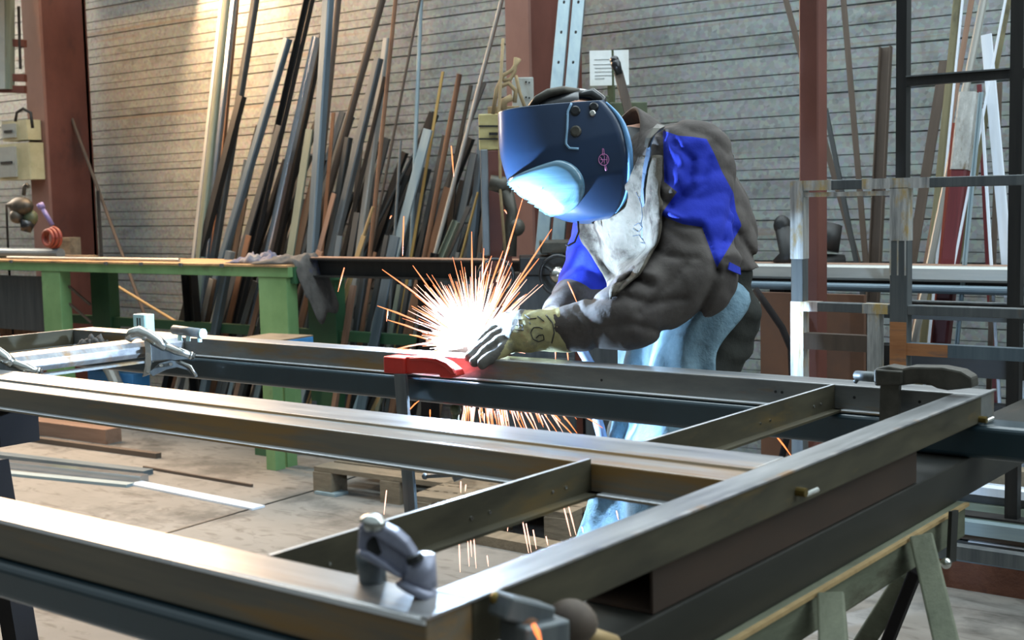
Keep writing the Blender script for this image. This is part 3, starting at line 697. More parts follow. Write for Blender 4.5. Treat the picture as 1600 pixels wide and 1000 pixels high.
# ------------------------------------------------------------------ right: frames
def bar2(bm, a, c, w, d): bm.beam(a, c, w, d, up=Vector((0, 1, 0)))
YF = 3.3
e = empty('welded_steel_frame', (-1.3, YF, 0), 'standing steel frame with bright ground weld joints at the right', 'frame')
def P(px, py): return onY(px, py, YF)
zT = P(1238, 290).z; zL = P(1238, 478).z
xl = P(1245, 400).x; xr = .25; xm = P(1404, 400).x; xs = P(1364, 500).x
b = MB(); b.box(xl - .018, xl + .018, YF, YF + .035, 0.001, zT + .012); s = b.build('left_post', M['mill'], e, bevel=.002)
b = MB(); b.box(xl - .019, xl + .019, YF - .001, YF + .0355, zT - .20, zT + .0125); b.build('ground_joint', M['weldwhite'], s)
b = MB(); b.box(xl - .019, xl + .019, YF - .001, YF + .0355, .60, zL + .0125); b.build('ground_joint', M['weldwhite'], s)
b = MB(); b.box(xl + .018, xr, YF, YF + .035, zT - .014, zT + .012); s = b.build('top_rail', M['mill'], e, bevel=.002)
b = MB(); b.box(xm - .10, xm + .08, YF - .001, YF + .0355, zT - .0145, zT + .0125); b.build('ground_joint', M['weldwhite'], s)
b = MB(); b.box(xl + .018, xl + .10, YF - .001, YF + .0355, zT - .0145, zT + .0125); b.build('ground_joint', M['weldwhite'], s)
b = MB(); b.box(xl + .018, xm - .02, YF + .002, YF + .03, zT - .032, zT - .020); b.build('inner_rail', M['weldwhite'], e)
b = MB(); b.box(xm - .024, xm + .024, YF, YF + .035, .25, zT - .014); s = b.build('middle_post', M['mill'], e, bevel=.002)
b = MB(); b.box(xm - .0245, xm + .0245, YF - .001, YF + .0355, zT - .15, zT - .013)
for dx in (-.024, -.004, .016): b.box(xm + dx, xm + dx + .004, YF - .0015, YF, zT - .24, zT - .14)
b.build('ground_joint', M['weldwhite'], s)
b = MB(); b.box(xl + .018, xm - .024, YF, YF + .035, zL - .013, zL + .012); b.box(xm + .024, xr, YF, YF + .035, zL - .013, zL + .012); s = b.build('lower_rail', M['mill'], e, bevel=.002)
b = MB(); b.box(xl + .018, xl + .06, YF - .001, YF + .0355, zL - .0135, zL + .0125); b.build('ground_joint', M['weldwhite'], s)
b = MB(); b.box(xs - .03, xs + .04, YF - .001, YF + .0355, zL - .0135, zL + .0125); b.build('ground_joint', M['weldwhite'], s)
b = MB(); b.box(xs - .016, xs + .016, YF, YF + .035, .25, zL - .013); b.build('short_post', M['weldwhite'], e)
z2 = P(1300, 535).z
b = MB(); b.box(xl + .018, xs - .016, YF, YF + .03, z2 - .022, z2 + .022); b.build('panel_rail', M['brown'], e)
z2 = P(1480, 549).z
b = MB(); b.box(xm + .024, xr, YF, YF + .03, z2 - .016, z2 + .016); s = b.build('side_rail', M['blue_grey'], e)
b = MB(); b.box(xm - .022, xm + .022, YF - .0025, YF - .0005, z2 - .05, z2 + .07); b.build('heat_mark', M['heat'], s)
b = MB(); b.box(xm + .0221, xm + .13, YF - .0015, YF + .001, z2 - .016, z2 + .016); b.build('heat_mark', M['heat'], s)
b = MB(); b.box(xl + .018, xr, YF, YF + .035, .25, .285); b.build('bottom_rail', M['mill'], e)
b = MB(); b.box(xr - .018, xr + .018, YF, YF + .035, .001, zT - .014); b.build('right_post', M['mill'], e)

YR = 3.62
e = empty('dark_steel_rack', (-1.2, YR, 0), 'tall black square-section steel rack standing at the right', 'rack')
def Q(px, py): return onY(px, py, YR)
xa = Q(1408, 120).x; xb = Q(1588, 120).x
z1 = Q(1408, 128).z; z2 = Q(1408, 478).z; z3 = Q(1588, 812).z
b = MB(); b.box(xa - .015, xa + .015, YR, YR + .035, z2, 2.6); b.build('left_post', M['black'], e)
b = MB(); b.box(xb - .017, xb + .017, YR, YR + .035, z3, 2.6); b.build('right_post', M['black'], e)
for n_, zz in (('upper_bar', z1), ('lower_bar', z2)):
    b = MB(); b.box(xa + .015, xb - .017, YR, YR + .03, zz - .012, zz + .012); b.box(xb + .017, .4, YR, YR + .03, zz - .012, zz + .012); s = b.build(n_, M['black'], e)
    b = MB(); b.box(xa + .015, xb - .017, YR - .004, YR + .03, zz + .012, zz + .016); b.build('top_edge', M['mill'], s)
b = MB(); b.box(xb - .20, .4, YR - .02, YR + .04, z3 - .006, z3); b.build('foot_bar', M['black'], e)

# steel stack on the floor at the right
sy = 3.66
def stk(name, z0, z1, y0, y1, x0, m, label, cat='steel section'):
    lying(name, (x0, (y0 + y1) / 2, (z0 + z1) / 2), (1.2, (y0 + y1) / 2, (z0 + z1) / 2), y1 - y0, z1 - z0, M[m], label, cat, 'stack on the floor at the right')
x_ = onZ(1480, 905, 0).x
stk('timber_beam', 0.0, .085, 3.86, 4.06, -1.5, 'wood_dark', 'thick red-brown timber at the bottom of the right-hand stack', 'timber')
stk('steel_section', .0855, .115, 3.86, 4.0, -1.42, 'blue_grey', 'blue-grey flat section directly on the red-brown timber')
stk('steel_section', .1155, .145, 3.88, 4.0, -1.36, 'dark', 'dark section second above the timber in the stack')
stk('steel_plate', .1455, .150, 3.87, 3.95, -1.28, 'white', 'small pale plate lying on the stack of sections', 'plate')
stk('steel_section', .1505, .175, 3.88, 4.0, -1.4, 'brown', 'brown section in the middle of the right-hand stack')
stk('steel_section', .1755, .215, 3.84, 4.0, -1.45, 'pale_blue', 'pale blue-grey tube below the rack foot in the stack')
stk('steel_section', .2155, .262, 3.88, 4.02, -1.4, 'green_grey', 'greenish grey section with a row of dark holes near the stack top')
stk('steel_section', .2625, .290, 3.90, 4.04, -1.42, 'dark', 'dark section just below the bright planks of the stack')
for i in range(3):
    b = MB(); b.box(-1.38 + .02 * i, 1.2, 3.88 + i * .055, 3.93 + i * .055, .2905, .315)
    tag(b.build('white_plank', M['white']), ['nearest', 'middle', 'farthest'][i] + ' of the three bright white planks on top of the stack', 'plank', 'white planks on the stack')
stk('timber_beam', .3155, .36, 3.95, 4.02, -1.3, 'wood', 'tan timber lying on the white planks of the stack', 'timber')

# brown sheet and cable behind the welder's back
b = MB(); p = onY(1192, 456, 4.1); q = onY(1244, 520, 4.1)
b.box(p.x, q.x + .25, 4.08, 4.10, 0, p.z); tag(b.build('steel_sheet', M['cardboard']), 'rusty brown sheet standing below the tubes right behind the welder', 'sheet')
b = MB(); b.tube([onY(1180, 452, 3.6), onY(1200, 480, 3.6), onY(1222, 512, 3.6), onY(1236, 545, 3.6), onY(1240, 640, 3.6), Vector((-1.9, 3.7, .02))], .011, 8)
tag(b.build('black_cable', M['black_leg'], smooth=True), 'black cable hanging down behind the welder\'s back', 'cable')

# ------------------------------------------------------------------ floor clutter left
def fb(name, p, q, w, h, m, label, cat='bar', z0=0.0, bev=0):
    a = onZ(*p, z0); c = onZ(*q, z0); a.z = c.z = z0 + h / 2
    lying(name, a, c, w, h, m, label, cat, bev=bev)
fb('steel_channel', (-120, 652), (178, 692), .10, .075, M['pink_brown'], 'grey-brown steel channel lying on the floor, farthest of the left bundle', 'channel')
fb('steel_tube', (-80, 672), (248, 716), .035, .025, M['brown'], 'thin brown tube on the floor in front of the thick channel', 'tube')
fb('steel_channel', (-60, 708), (232, 742), .06, .022, M['blue_grey'], 'rear dark-edged steel channel of the shiny bundle on the floor', 'channel')
fb('steel_channel', (-60, 722), (226, 753), .05, .03, M['shiny'], 'shiny steel channel on the floor, front of the bundle', 'channel')
fb('flat_bar', (-60, 734), (204, 760), .05, .012, M['pale_blue'], 'pale flat bar edging the front of the shiny floor bundle', 'bar')
fb('flat_bar', (212, 756), (404, 795), .065, .008, M['white'], 'bright white flat bar lying on the concrete floor', 'bar')
fb('steel_rod', (225, 732), (394, 761), .012, .012, M['brown'], 'thin rod on the floor behind the white flat bar', 'rod')
fb('green_bar', (90, 655), (140, 662), .12, .03, M['bench_dark'], 'dark green plate on the floor beyond the channels', 'plate')

# pallets
def pallet(name, pts_near, label, w=.62, L=.95, rot=None, seed=0, z0=0.0):
    a = onZ(*pts_near[0], 0); c = onZ(*pts_near[1], 0)
    d = (c - a).normalized(); n = Vector((-d.y, d.x, 0))
    if n.y < 0: n = -n
    e = empty(name, a, label, 'pallet')
    L = (c - a).length
    up = Vector((0, 0, 1))
    for k in (0, .5, 1):
        for j in (0, 1):
            b = MB(); o = a + d * (k * (L - .1) + .05) + n * (.05 + j * (w - .1)) + up * (z0 + .045)
            b.beam(o - n * .05, o + n * .05, .1, .09); b.build('block', M['wood'], e)
    for k in range(5):
        o = a + n * (.06 + k * (w - .12) / 4) + up * (z0 + .101)
        b = MB(); b.beam(o, o + d * L, .105, .02); b.build('deck_board', M['wood'], e)
    return e
pallet('wooden_pallet', ((490, 770), (740, 806)), 'grey-brown wooden pallet on the floor behind the red clamp bar')
pallet('wooden_pallet', ((640, 820), (890, 852)), 'lower wooden pallet on the floor nearer the welder\'s legs', w=.5)
fb('wooden_plank', (735, 842), (905, 874), .09, .035, M['wood'], 'yellowish plank lying on the floor in front of the pallets', 'plank')
a = onZ(515, 768, .012); b = MB(); b.box(a.x - .06, a.x + .06, a.y - .03, a.y + .05, .001, .012); tag(b.build('scrap_sheet', M['pale_blue']), 'crumpled pale scrap sheet under the pallet corner', 'scrap')

# ------------------------------------------------------------------ left side equipment
# slotted rack high on the left
e = empty('wall_rack', V(20, 80, 8.3), 'reddish slotted support rack on the wall at the top left corner', 'rack')
b = MB(); b.beam(V(14, -60, 8.3), V(14, 140, 8.3), .05, .05); b.build('upright', M['green_grey'], e)
b = MB(); b.beam(V(2, -60, 8.3), V(4, 140, 8.3), .06, .05); b.build('upright', M['machine_grey'], e)
for y in (66, 120, 138):
    b = MB(); b.beam(V(-30, y, 8.32), V(40, y + 2, 8.32), .05, .045); b.build('crossbar', M['column'], e)
b = MB(); b.beam(V(29, 10, 8.3), V(32, 108, 8.3), .015, .015); b.build('tie_rod', M['black'], e)
# switch boxes
for k, (x0, y0, x1, y1, lab) in enumerate(((0, 190, 40, 218, 'upper of the two beige electrical switch boxes on the left column'), (-6, 226, 46, 280, 'lower and larger beige electrical switch box on the left column'))):
    a = onY(x0, y0, 4.78); c = onY(x1, y1, 4.78)
    e = empty('switch_box', ((a.x + c.x) / 2, 4.85, c.z), lab, 'switch box', 'switch boxes on the left column')
    b = MB(); b.box(a.x, c.x, 4.79, 4.8985, c.z, a.z, bev=.006); b.build('housing', M['beige'], e)
    b = MB(); b.box(a.x + .02, a.x + (c.x - a.x) * .6, 4.778, 4.79, c.z + .02, a.z - .02); b.build('cover', M['machine_grey'], e)
    b = MB(); b.box(a.x + .05, a.x + (c.x - a.x) * .5, 4.772, 4.779, (c.z + a.z) / 2 - .012, (c.z + a.z) / 2 + .004); b.build('label_strip', M['ink'], e)
b = MB(); b.tube([V(24, 190, 8.2), V(26, 176, 8.2), V(36, 170, 8.2), V(48, 176, 8.2), V(51, 200, 8.2)], .010, 8)
tag(b.build('cable', M['black'], smooth=True), 'black cable looping above the beige switch boxes', 'cable')
# hanging tool and hose
e = empty('hanging_grinder', V(35, 320, 7.9), 'dark power tool hanging on the left column above the bench', 'tool')
b = MB(); b.ball(V(33, 322, 7.9), .07, sc=(1.5, .8, .8)); b.build('tool_body', M['cast'], e, smooth=True)
b = MB(); b.tube([V(33, 322, 7.9), V(12, 320, 7.9)], [.06, .012], 10); b.build('nose', M['cast'], e, smooth=True)
b = MB(); b.ball(V(48, 340, 7.9), .05, sc=(1, .8, 1.0)); b.build('green_knob', M['machine_green'], e, smooth=True)
b = MB(); b.ball(V(27, 338, 7.9), .045); b.build('motor', M['cast'], e, smooth=True)
b = MB(); b.tube([V(44, 345, 7.9), V(40, 362, 7.9)], [.05, .03], 10); b.build('handle', M['plastic_dark'], e, smooth=True)
b = MB(); b.tube([V(37, 305, 7.9), V(38, 292, 7.9), V(41, 288, 7.9), V(45, 292, 7.9)], .012, 8); b.build('hook', M['cast'], e, smooth=True)
b = MB(); b.tube([V(10, 320, 7.95), V(11, 350, 7.95), V(13, 396, 7.95), Vector((V(13, 396, 7.95).x, V(13, 396, 7.95).y, .01))], .007, 6); tag(b.build('cable', M['black_leg'], smooth=True), 'thin black cable hanging straight down at the left edge', 'cable')
b = MB()
for k in range(3):
    c = V(75, 372, 7.6); R_ = .045 + .007 * k
    b.tube([c + Vector((R_ * 1.15 * math.cos(a), .02 * k, R_ * math.sin(a))) for a in [i * math.pi / 10 for i in range(20 + 1)]], .010, 8, cap=False)
tag(b.build('hose_coil', M['hose'], smooth=True), 'coiled red hose at the foot of the left column', 'hose')
b = MB(); b.tube([V(64, 322, 7.7), V(82, 352, 7.7)], .014, 8); b.tube([V(62, 318, 7.7), V(66, 326, 7.7)], .022, 8)
tag(b.build('violet_torch', mat('violet_grip', (84, 78, 130), (120, 112, 160), .5), smooth=True), 'violet-grey torch grip hanging above the red hose coil', 'torch')
b = MB(); p = onY(92, 372, 4.72); b.box(p.x, p.x + .14, 4.70, 4.78, .918, 1.03); tag(b.build('wooden_block', M['wood']), 'small wooden box standing at the back of the bench near the column', 'box')
# clutter below bench
b = MB(); a = V(98, 452, 7.4); c = V(142, 490, 7.4); d = (c - a); n = Vector((0, 0, 1))
for k in range(9):
    q = a + d * (k / 8); b.beam(q + n * .05, q - n * .05, .02, .01)
b.beam(a + n * .05, c + n * .05, .015, .012); b.beam(a - n * .05, c - n * .05, .015, .012)
tag(b.build('grating', M['brown']), 'small brown grating leaning under the green bench', 'grating')
lean(168, 438, 270, 500, 5, 'round', 'tan', 3, label=None, Yb=4.85, slope=.02)
tag(bars[-1][0], 'thin tan rod slanting down behind the green bench legs', 'rod')
b = MB(); b.box(-8.2, -4.9, 4.70, 4.78, .40, .45); tag(b.build('timber_beam', M['rust']), 'rusty beam lying low behind the green bench', 'beam')
for xx in (-7.9, -5.3):
    b = MB(); b.box(xx, xx + .1, 4.70, 4.78, 0, .3995); tag(b.build('timber_block', M['wood_dark']), 'dark timber block under the %s end of the low rusty beam' % ('left' if xx < -6 else 'right'), 'block')
# yellowish round part seen through the frame at the left (pipe stand)
b = MB(); cc = onY(140, 600, 4.45); R_ = cc.x
pts_ = [Vector((cc.x - .30 * math.cos(a), 4.45, .04 + .34 * math.sin(a))) for a in [i * math.pi / 12 for i in range(13)]]
b.tube(pts_, .035, 10); b.box(cc.x - .36, cc.x - .24, 4.38, 4.52, 0, .04); b.box(cc.x + .24, cc.x + .36, 4.38, 4.52, 0, .04)
tag(b.build('reel_stand', M['light']), 'rounded grey metal stand seen through the left part of the frame', 'stand')
q_ = onY(185, 580, 4.55)
qa_ = onY(148, 580, 4.55).x; qb_ = onY(218, 580, 4.55).x
b = MB(); b.box(qa_, qb_, 4.50, 4.62, 0, q_.z)
tag(b.build('blue_crate', M['blueplastic'], bevel=.004), 'bright blue crate glimpsed below the tube crossbar', 'crate')
# ------------------------------------------------------------------ machine behind the welder
TM = 5.1
def Vm(px, py, t=TM): return V(px, py, t)
e = empty('ironworker_machine', Vector((Vm(870, 500).x, Vm(870, 500).y, 0)), 'old metalworking machine with handwheel and yellow guard behind the welder', 'machine')
def mbox(name, x0, y0, x1, y1, t0, depth, m, parent=None):
    a = V(x0, y0, t0); c = V(x1, y1, t0); w = (x1 - x0) / F_PX * t0; h = (y1 - y0) / F_PX * t0
    hx = Vector((AX.x, AX.y, 0)).normalized(); hy = Vector((-hx.y, hx.x, 0))
    mid = (a + c) / 2; o = mid - hx * w / 2 - Vector((0, 0, h / 2))
    b = MB(); b.prism([(0, 0), (w, 0), (w, depth), (0, depth)], o, hx, hy, Vector((0, 0, h)))
    return b.build(name, m, parent or e, bevel=.004)
g = mbox('yellow_guard', 748, 178, 784, 234, TM - .02, .16, M['machine_yellow'])
b = MB()
for yy in (197, 217): b.beam(V(748, yy, TM - .025), V(784, yy, TM - .025), .006, .006)
b.beam(V(764, 209, TM - .03), V(782, 209, TM - .03), .014, .01); b.build('latch', M['ink'], g)
mbox('rear_plate', 800, 121, 834, 172, TM + .15, .03, M['machine_grey'])
b = MB()
for (x, y) in ((822, 128), (827, 129), (822, 152), (827, 153)): b.tube([V(x, y, TM + .15), V(x, y, TM + .14)], .004, 6)
b.build('plate_bolts', M['ink'], e)
mbox('guard_shelf', 762, 166, 812, 180, TM, .12, M['rope'])
mbox('column_body', 762, 236, 800, 560, TM + .02, .22, M['column'])
mbox('grey_tube', 752, 234, 764, 400, TM - .03, .05, M['mill'])
mbox('lower_body', 800, 430, 900, 780, TM + .05, .30, M['dark'])
mbox('lower_plinth', 770, 560, 900, 812, TM + .02, .36, M['dark'])
mbox('work_table', 845, 378, 905, 396, TM - .02, .3, M['cast'])
mbox('table_edge', 812, 402, 905, 430, TM - .03, .3, M['black'])
for y_ in (0, 26, 52):
    pass
b = MB(); b.tube([V(765, 285, TM - .08), V(800, 292, TM - .08)], [.030, .036], 10); b.tube([V(790, 298, TM - .08), V(800, 330, TM - .08), V(795, 400, TM - .08)], [.03, .022, .03], 10); b.ball(V(806, 355, TM - .08), .036); b.build('tool_arm', M['cast'], e, smooth=True)
b = MB(); b.tube([V(786, 60, TM - .1), V(780, 170, TM - .1), V(782, 300, TM - .1), V(790, 400, TM - .1)], .006, 8); b.build('pull_cord', M['rope'], e, smooth=True)
b = MB()
b.tube([V(770, 178, TM - .06), V(776, 140, TM - .06), V(786, 118, TM - .06), V(800, 110, TM - .06), V(812, 92, TM - .06)], .008, 8)
b.tube([V(806, 90, TM - .06), V(804, 112, TM - .06), V(797, 124, TM - .06), V(786, 126, TM - .06)], .008, 8)
b.tube([V(806, 118, TM - .06), V(812, 145, TM - .06), V(824, 178, TM - .06)], .007, 8)
b.tube([V(780, 136, TM - .06), V(795, 130, TM - .06), V(806, 142, TM - .06), V(804, 160, TM - .06)], .009, 8)
b.tube([V(786, 172, TM - .06), V(788, 158, TM - .06), V(800, 152, TM - .06)], .014, 8)
b.build('bent_wires', M['rope'], e, smooth=True)
# handwheel
b = MB(); c = V(872, 430, TM - .14); hx = Vector((AX.x, AX.y, 0)).normalized(); uz = Vector((0, 0, 1))
R_ = .074
b.tube([c + hx * R_ * .9 * math.cos(a) + uz * R_ * math.sin(a) for a in [i * math.pi / 14 for i in range(29)]], .007, 8, cap=False)
for a in (.5, 2.6, 4.7): b.tube([c, c + hx * R_ * .85 * math.cos(a) + uz * R_ * math.sin(a)], .006, 6)
hw = b.build('handwheel', M['plastic_dark'], e, smooth=True)
b = MB(); b.ball(c, .034, sc=(1, 1, 1)); b.build('hub', M['nickel'], hw, smooth=True)
# second wheel behind the sparks
b = MB(); c = V(775, 432, TM - .14); R_ = .066
b.tube([c + hx * R_ * math.cos(a) + uz * R_ * math.sin(a) for a in [i * math.pi / 14 for i in range(29)]], .007, 8, cap=False)
for a in (.9, 3.0, 5.1): b.tube([c, c + hx * R_ * math.cos(a) + uz * R_ * math.sin(a)], .005, 6)
b.build('handwheel', M['plastic_dark'], e, smooth=True)
mbox('green_head', 905, 150, 952, 256, TM + .05, .2, M['machine_green'])
mbox('green_housing', 952.5, 160, 1012, 256, TM + .08, .22, M['machine_green'])
mbox('machine_stand', 912, 258, 1008, 770, TM + .06, .2, M['dark'])
b = MB(); b.beam(V(984, 182, TM), V(966, 112, TM), .034, .02, up=CX); s = b.build('lever', M['brown'], e)
b = MB(); b.tube([V(968, 116, TM - .01), V(962, 100, TM - .01), V(960, 92, TM - .01)], [.013, .021, .014], 12); b.ball(V(960, 94, TM - .01), .018); b.build('lever_knob', M['plastic_dark'], s, smooth=True)
# light grey twin rails leaning at the column
for k, (xt, xbm) in enumerate(((887, 869), (909, 892))):
    e2 = empty('aluminium_rail', V(xbm, 300, 5.55), ('left' if k == 0 else 'right') + ' of the two tall blue-grey drilled rails leaning by the column', 'rail', 'drilled rails by the column')
    top = V(xt, -60, 5.75); bot = V(xbm, 137, 5.6); dv = (bot - top).normalized(); bot = top + dv * ((top.z - 0.004) / -dv.z)
    b = MB(); b.beam(top, bot, .050, .03, up=Vector((-.61, .79, 0))); b.build('rail_body', M['pale_blue'], e2)
    for y in (4, 51, 98):
        q = V(xt + (xbm - xt) * (y + 60) / 197, y, 5.575); b = MB(); b.tube([q, q - CX * .02], .005, 8); b.build('screw', M['ink'], e2)
    b = MB(); b.beam(top + hx * .028, bot + hx * .028, .006, .028, up=Vector((-.61, .79, 0))); b.build('dark_edge', M['black'], e2)
# paper sheet fixed above the machine on a thin board
e = empty('paper_notice', V(952, 106, 5.35), 'white paper notice with faint lines pinned above the machine', 'notice')
a = V(922, 134, 5.35); hx2 = hx; w = 61 / F_PX * 5.35; h = 54 / F_PX * 5.35
b = MB(); b.prism([(0, 0), (w, 0), (w, .004), (0, .004)], a, hx2, Vector((-hx2.y, hx2.x, 0)), Vector((0, 0, h))); b.build('sheet', M['paper'], e)
for k, (x0, x1, yy) in enumerate(((.02, .09, .105), (.015, .12, .085), (.02, .11, .07), (.02, .10, .055), (.02, .12, .04), (.02, .06, .028))):
    b = MB(); nrm = Vector((hx2.y, -hx2.x, 0)); b.beam(a + hx2 * x0 + Vector((0, 0, yy)) + nrm * .001, a + hx2 * x1 + Vector((0, 0, yy)) + nrm * .001, .0016, .0016); b.build('text_line', M['mill'], e)
b = MB(); b.beam(a + hx2 * w / 2 + Vector((0, .012, h)), Vector((a.x + hx2.x * w / 2, a.y + hx2.y * w / 2 + .012, 0)), .03, .012, up=Vector((0, 1, 0))); b.build('holder_post', M['machine_green'], e)
# dark tool on the right behind post
e = empty('bench_vise', V(1225, 385, 4.9), 'dark vise-like tool on the rail behind the square post', 'vise')
b = MB(); b.ball(V(1222, 352, 4.85), .032, sc=(1, 1, 1.2)); b.tube([V(1222, 352, 4.85), V(1234, 395, 4.85), V(1226, 415, 4.85)], [.03, .04, .05], 10); b.build('jaw', M['black'], e, smooth=True)
b = MB(); b.tube([V(1290, 390, 4.85), V(1300, 350, 4.85)], [.05, .04], 10); b.tube([V(1222, 408, 4.85), V(1318, 412, 4.85)], .035, 10); b.build('screw_body', M['black'], e, smooth=True)
# ------------------------------------------------------------------ implicit surfaces -> one continuous mesh
def npv(v): return np.array(v, dtype=float)
def cone(P, a, b, ra, rb):
    a = npv(a); b = npv(b); ba = b - a; h = np.clip(((P - a) @ ba) / (ba @ ba), 0, 1)
    return np.linalg.norm(P - a - h[..., None] * ba, axis=-1) - (ra + (rb - ra) * h)
def ell(P, c, R3, r):
    q = ((P - npv(c)) @ R3) / npv(r); k = np.linalg.norm(q, axis=-1)
    return (k - 1) * min(r) * np.clip(k, .4, 1.6) ** .0
def smin(a, b, k):
    h = np.clip(.5 + .5 * (b - a) / k, 0, 1); return b + (a - b) * h - k * h * (1 - h)
def smins(L, k):
    r = L[0]
    for x in L[1:]: r = smin(r, x, k)
    return r
def surface_net(f, lo, hi, h):
    lo = npv(lo); n = np.ceil((npv(hi) - lo) / h).astype(int) + 1
    g = np.stack(np.meshgrid(*[lo[i] + h * np.arange(n[i]) for i in range(3)], indexing='ij'), -1)
    v = f(g.reshape(-1, 3)).reshape(n)
    s = v < 0
    cs = [(i, j, k) for i in (0, 1) for j in (0, 1) for k in (0, 1)]
    def sh(A, o): return A[o[0]:n[0] - 1 + o[0], o[1]:n[1] - 1 + o[1], o[2]:n[2] - 1 + o[2]]
    cnt = sum(sh(s, o).astype(int) for o in cs); act = (cnt > 0) & (cnt < 8)
    acc = np.zeros(act.shape + (3,)); num = np.zeros(act.shape)
    for o in cs:
        for ax in range(3):
            if o[ax] == 0:
                o2 = list(o); o2[ax] = 1; a, b = sh(v, o), sh(v, o2); cross = (a < 0) != (b < 0)
                t = np.where(cross, a / np.where(cross, a - b, 1), 0)
                pt = np.zeros(act.shape + (3,)); pt += npv(o); pt[..., ax] += t
                acc += pt * cross[..., None]; num += cross
    idx = -np.ones(act.shape, int); ii = np.argwhere(act); idx[act] = np.arange(len(ii))
    vert = lo + h * (ii + acc[act] / num[act][:, None])
    faces = []
    for ax in range(3):
        u, w = (ax + 1) % 3, (ax + 2) % 3
        a = [slice(0, None)] * 3; b = [slice(0, None)] * 3; a[ax] = slice(0, n[ax] - 1); b[ax] = slice(1, None)
        e0, e1 = s[tuple(a)], s[tuple(b)]; cr_ = np.argwhere(e0 != e1)
        cr_ = cr_[(cr_[:, u] > 0) & (cr_[:, w] > 0) & (cr_[:, u] < n[u] - 1) & (cr_[:, w] < n[w] - 1)]
        if not len(cr_): continue
        q = []
        for du, dw in ((-1, -1), (0, -1), (0, 0), (-1, 0)):
            c = cr_.copy(); c[:, u] += du; c[:, w] += dw; q.append(idx[c[:, 0], c[:, 1], c[:, 2]])
        q = np.stack(q, 1); fl = e0[cr_[:, 0], cr_[:, 1], cr_[:, 2]]
        q[~fl] = q[~fl][:, ::-1]; q = q[(q >= 0).all(1)]; faces.append(q)
    return vert, np.concatenate(faces)
def mesh_obj(name, vert, faces, mats_, parent, fm=None, smooth_it=1):
    me = bpy.data.meshes.new(name); me.from_pydata(vert.tolist(), [], faces.tolist())
    for m in mats_: me.materials.append(m)
    if fm is not None: me.polygons.foreach_set('material_index', fm.astype(int).tolist())
    me.polygons.foreach_set('use_smooth', [True] * len(me.polygons)); me.update()
    o = bpy.data.objects.new(name, me); COL.objects.link(o)
    pw = Vector((0, 0, 0)); q = parent
    while q is not None: pw += q.location; q = q.parent
    o.parent = parent; o.location = -pw
    if smooth_it:
        sm = o.modifiers.new('smooth', 'SMOOTH'); sm.iterations = smooth_it; sm.factor = .5
    return o
def proj(Pn):
    """numpy: world -> picture coordinates"""
    d = Pn - npv(EYE); t = d @ npv(CX)
    return 800 + F_PX * (d @ npv(AX)) / t, 500 - F_PX * (d @ npv(BX)) / t, t
def inpoly(x, y, poly):
    r = np.zeros(x.shape, bool); n = len(poly)
    for i in range(n):
        x1, y1 = poly[i]; x2, y2 = poly[(i + 1) % n]
        c = ((y1 > y) != (y2 > y)) & (x < (x2 - x1) * (y - y1) / (y2 - y1 + 1e-9) + x1); r ^= c
    return r
def waves(P, k1, f1, k2, f2, ph=0):
    return np.sin(P @ npv(k1) * f1 + 1.6 * np.sin(P @ npv(k2) * f2 + ph) + ph)

# ------------------------------------------------------------------ the welder
M['jacket'] = mat('grey_work_jacket_cloth', (72, 66, 64), (92, 86, 82), .9, 0, (9, 9, 9), (62, 56, 52), .62, bump=.25, spec=.25)
M['jacket_blue'] = mat('royal_blue_jacket_cloth', (32, 48, 158), (42, 60, 184), .8, 0, (9, 9, 9), bump=.2, spec=.3)
M['suede'] = mat('arc_tinted_suede_apron', (96, 122, 138), (128, 154, 168), .95, 0, (14, 14, 14), (84, 96, 104), .6, bump=.5, spec=.15)  # blue of the arc light put into the suede colour
M['suede_dark'] = mat('dirty_suede_bib', (76, 70, 62), (106, 100, 90), .95, 0, (10, 10, 10), (52, 46, 40), .56, (14, 14, 14), bump=.5, spec=.15)
M['denim'] = mat('dark_work_trousers', (34, 36, 34), (50, 50, 46), .9, 0, (10, 10, 10), bump=.3, spec=.2)
M['skin'] = mat('skin', (176, 128, 104), (190, 142, 118), .6, 0, (10, 10, 10))
M['glove'] = mat('yellowed_leather_glove', (146, 138, 96), (172, 164, 120), .85, 0, (26, 26, 26), (110, 108, 92), .58, bump=.4, dist=.004, spec=.25)
M['glove_grey'] = mat('grey_glove_fingers', (72, 70, 66), (100, 96, 90), .85, 0, (26, 26, 26), (74, 72, 72), .58, bump=.4, dist=.004, spec=.25)
M['helmet'] = mat('glossy_dark_blue_helmet_shell', (25, 46, 74), (31, 54, 84), .36, 0, (3, 3, 3), coat=.35, rvar=.04, spec=.5)
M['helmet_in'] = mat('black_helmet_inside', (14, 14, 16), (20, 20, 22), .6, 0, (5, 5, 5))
M['lensbox'] = mat('scratched_pale_blue_lens_cover', (84, 122, 146), (112, 150, 170), .22, 0, (4, 4, 60), (70, 100, 120), .62, (8, 60, 8), coat=.6, rvar=.08)
M['rimblue'] = mat('lit_blue_rolled_rim', (96, 150, 204), (120, 172, 220), .3, 0, (4, 4, 4))
M['strap'] = mat('blue_grey_strap', (44, 62, 84), (58, 76, 98), .75, 0, (12, 12, 12))
M['pink'] = mat('pink_print', (196, 120, 176), (206, 130, 186), .6, 0, (12, 12, 12))

